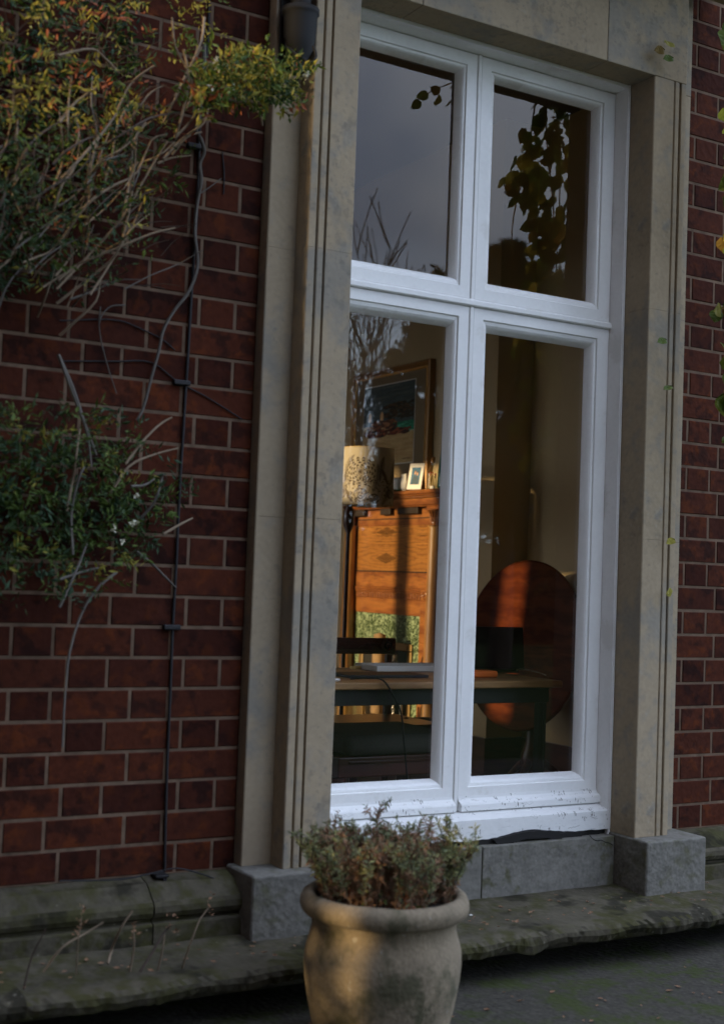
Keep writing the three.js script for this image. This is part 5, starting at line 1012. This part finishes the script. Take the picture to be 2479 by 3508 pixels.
// ---------------------------------------------------------------- chair, bench, tilted table
{
  seed = 117;
  const fl = HOUSE.floor;
  const C = thing('carved_chair', 'dark carved chair behind the desk with a scrolled top rail', 'chair');
  const z = -1.5, a = onZ(1357, 2186, z), b = onZ(1357, 2241, z), x1 = a.x, x0 = x1 - 0.46;
  const rail = mesh('top_rail', metres(rbox(x0, x1, b.y, a.y, z - 0.022, z, 0.006, 2), 0, 0, 2), M.darkWood, C);
  const sc = [], cx = onZ(1327, 2214, z).x, cy = (a.y + b.y) / 2;
  for (const [ox, s] of [[cx, 1], [2 * (x0 + x1) / 2 - cx, -1]]) {
    const sp = []; for (let k = 0; k <= 46; k++) { const t = k / 46, r = 0.031 * (1 - t) + 0.003, an = s * (t * 14 + 0.6); sp.push(V(ox + Math.cos(an) * r, cy + Math.sin(an) * r, z + 0.001)); } sc.push(tube(sp, 0.0042, 0.003, 5, 1));
    for (let k = 0; k < 5; k++) sc.push(tube([V(ox - s * 0.035, cy - 0.01 + k * 0.004, z + 0.001), V(ox - s * (0.06 + k * 0.012), cy + 0.012 - k * 0.001, z + 0.003), V(ox - s * (0.085 + k * 0.016), cy + 0.022 - k * 0.008, z + 0.001)], 0.005, 0.001, 5, 3));
  }
  mesh('scroll_carving', join(sc), M.darkWood, rail);
  mesh('rail_beading', join([tube([V(x0 + 0.02, b.y + 0.01, z + 0.001), V(x1 - 0.13, b.y + 0.01, z + 0.001)], 0.003, 0.003, 5), tube([V(x0 + 0.02, b.y + 0.017, z + 0.001), V(x1 - 0.13, b.y + 0.017, z + 0.001)], 0.002, 0.002, 5)]), M.darkWood, rail);
  for (const x of [x0 + 0.025, x1 - 0.045]) mesh('back_post', metres(rbox(x, x + 0.03, fl, b.y - 0.001, z - 0.025, z - 0.001, 0.005, 2)), M.darkWood, C);
  mesh('seat', metres(rbox(x0, x1, fl + 0.4, fl + 0.45, z + 0.005, z + 0.43, 0.012, 3)), M.darkWood, C);
  for (const x of [x0 + 0.02, x1 - 0.05]) mesh('front_leg', lathe([[0, fl], [0.014, fl], [0.02, fl + 0.1], [0.016, fl + 0.2], [0.024, fl + 0.34], [0.022, fl + 0.399], [0, fl + 0.399]], 14).translate(x + 0.015, 0, z + 0.39), M.darkWood, C);
  const st = onZ(1400, 2466, -1.3); mesh('stretcher', lathe([[0, 0], [0.008, 0], [0.014, 0.015], [0.009, 0.03], [0.01, 0.04], [0.016, 0.08], [0.018, 0.12], [0.012, 0.16], [0.016, 0.17], [0.016, 0.3], [0, 0.3]], 14).rotateZ(-Math.PI / 2 - 0.06).translate(st.x - 0.03, st.y, -1.3), M.darkWood, C);
  // upholstered bench tucked in just behind the glass
  const B = thing('bench', 'low dark bench with a grey padded seat near the window', 'bench');
  const bz = -0.62, s0 = onZ(1195, 2560, bz), s1 = onZ(1540, 2560, bz), top = onZ(1300, 2512, bz - 0.05).y;
  mesh('cushion', metres(new RoundedBoxGeometry(s1.x - s0.x + 0.05, 0.075, 0.42, 5, 0.034).translate((s0.x + s1.x) / 2 + 0.01, top - 0.037, bz - 0.2), 0, 0, 3), M.cushion, B);
  mesh('seat_frame', metres(join([rbox(s0.x - 0.04, s1.x + 0.06, top - 0.15, top - 0.075, bz - 0.4, bz - 0.0, 0.006, 2), rbox(s0.x - 0.0, s1.x + 0.0, top - 0.1, top - 0.09, bz - 0.01, bz + 0.006, 0.003)])), M.darkWood, B);
  for (const [x, zz] of [[s0.x - 0.02, bz - 0.03], [s1.x + 0.03, bz - 0.03], [s0.x - 0.02, bz - 0.37], [s1.x + 0.03, bz - 0.37]]) mesh('leg', lathe([[0, fl], [0.018, fl], [0.026, fl + 0.06], [0.02, fl + 0.14], [0.03, top - 0.151], [0, top - 0.151]], 14).translate(x, 0, zz), M.darkWood, B);
  // round tilt-top table, its top turned up on edge
  const T = thing('tilt_top_table', 'round polished tilt-top table with its top turned upright in the alcove', 'table');
  const X = 4.1, cz = onX(1786, 2210, X).z, ct = onX(1745, 1925, X).y, cb = onX(1800, 2500, X).y, R = (ct - cb) / 2 / Math.cos(0.12), cy2 = (ct + cb) / 2;
  const top2 = new THREE.CylinderGeometry(R, R, 0.022, 72).rotateZ(Math.PI / 2);
  const uv = top2.attributes.uv, pp = top2.attributes.position; for (let i = 0; i < uv.count; i++) uv.setXY(i, pp.getZ(i) * 1.2, pp.getY(i) * 1.2);
  mesh('table_top', join([top2, new THREE.TorusGeometry(R, 0.011, 10, 72).rotateY(Math.PI / 2)]).rotateZ(-0.1).rotateY(0.1).translate(X, cy2, cz), M.redWood, T);
  mesh('pedestal', lathe([[0, fl + 0.08], [0.05, fl + 0.09], [0.06, fl + 0.16], [0.035, fl + 0.24], [0.03, cy2 - 0.1], [0.05, cy2], [0, cy2]], 20).translate(X + 0.09, 0, cz), M.darkWood, T);
  for (let k = 0; k < 3; k++) { const an = k * 2.094 + 0.5; mesh('foot', tube([V(X + 0.09, fl + 0.16, cz), V(X + 0.09 + Math.cos(an) * 0.1, fl + 0.1, cz + Math.sin(an) * 0.1), V(X + 0.09 + Math.cos(an) * 0.2, fl + 0.02, cz + Math.sin(an) * 0.2)], 0.024, 0.014, 8, 4), M.darkWood, T); }
  const rug = mesh('rug', metres(rbox(2.2, 4.1, fl + 0.0005, fl + 0.01, -2.9, -0.6, 0.004)), std({ color: lin(0.03, 0.028, 0.03), roughness: 1 })); tag(rug, 'dark rug on the floor under the desk', 'rug');
}
renderer.render(scene, camera);
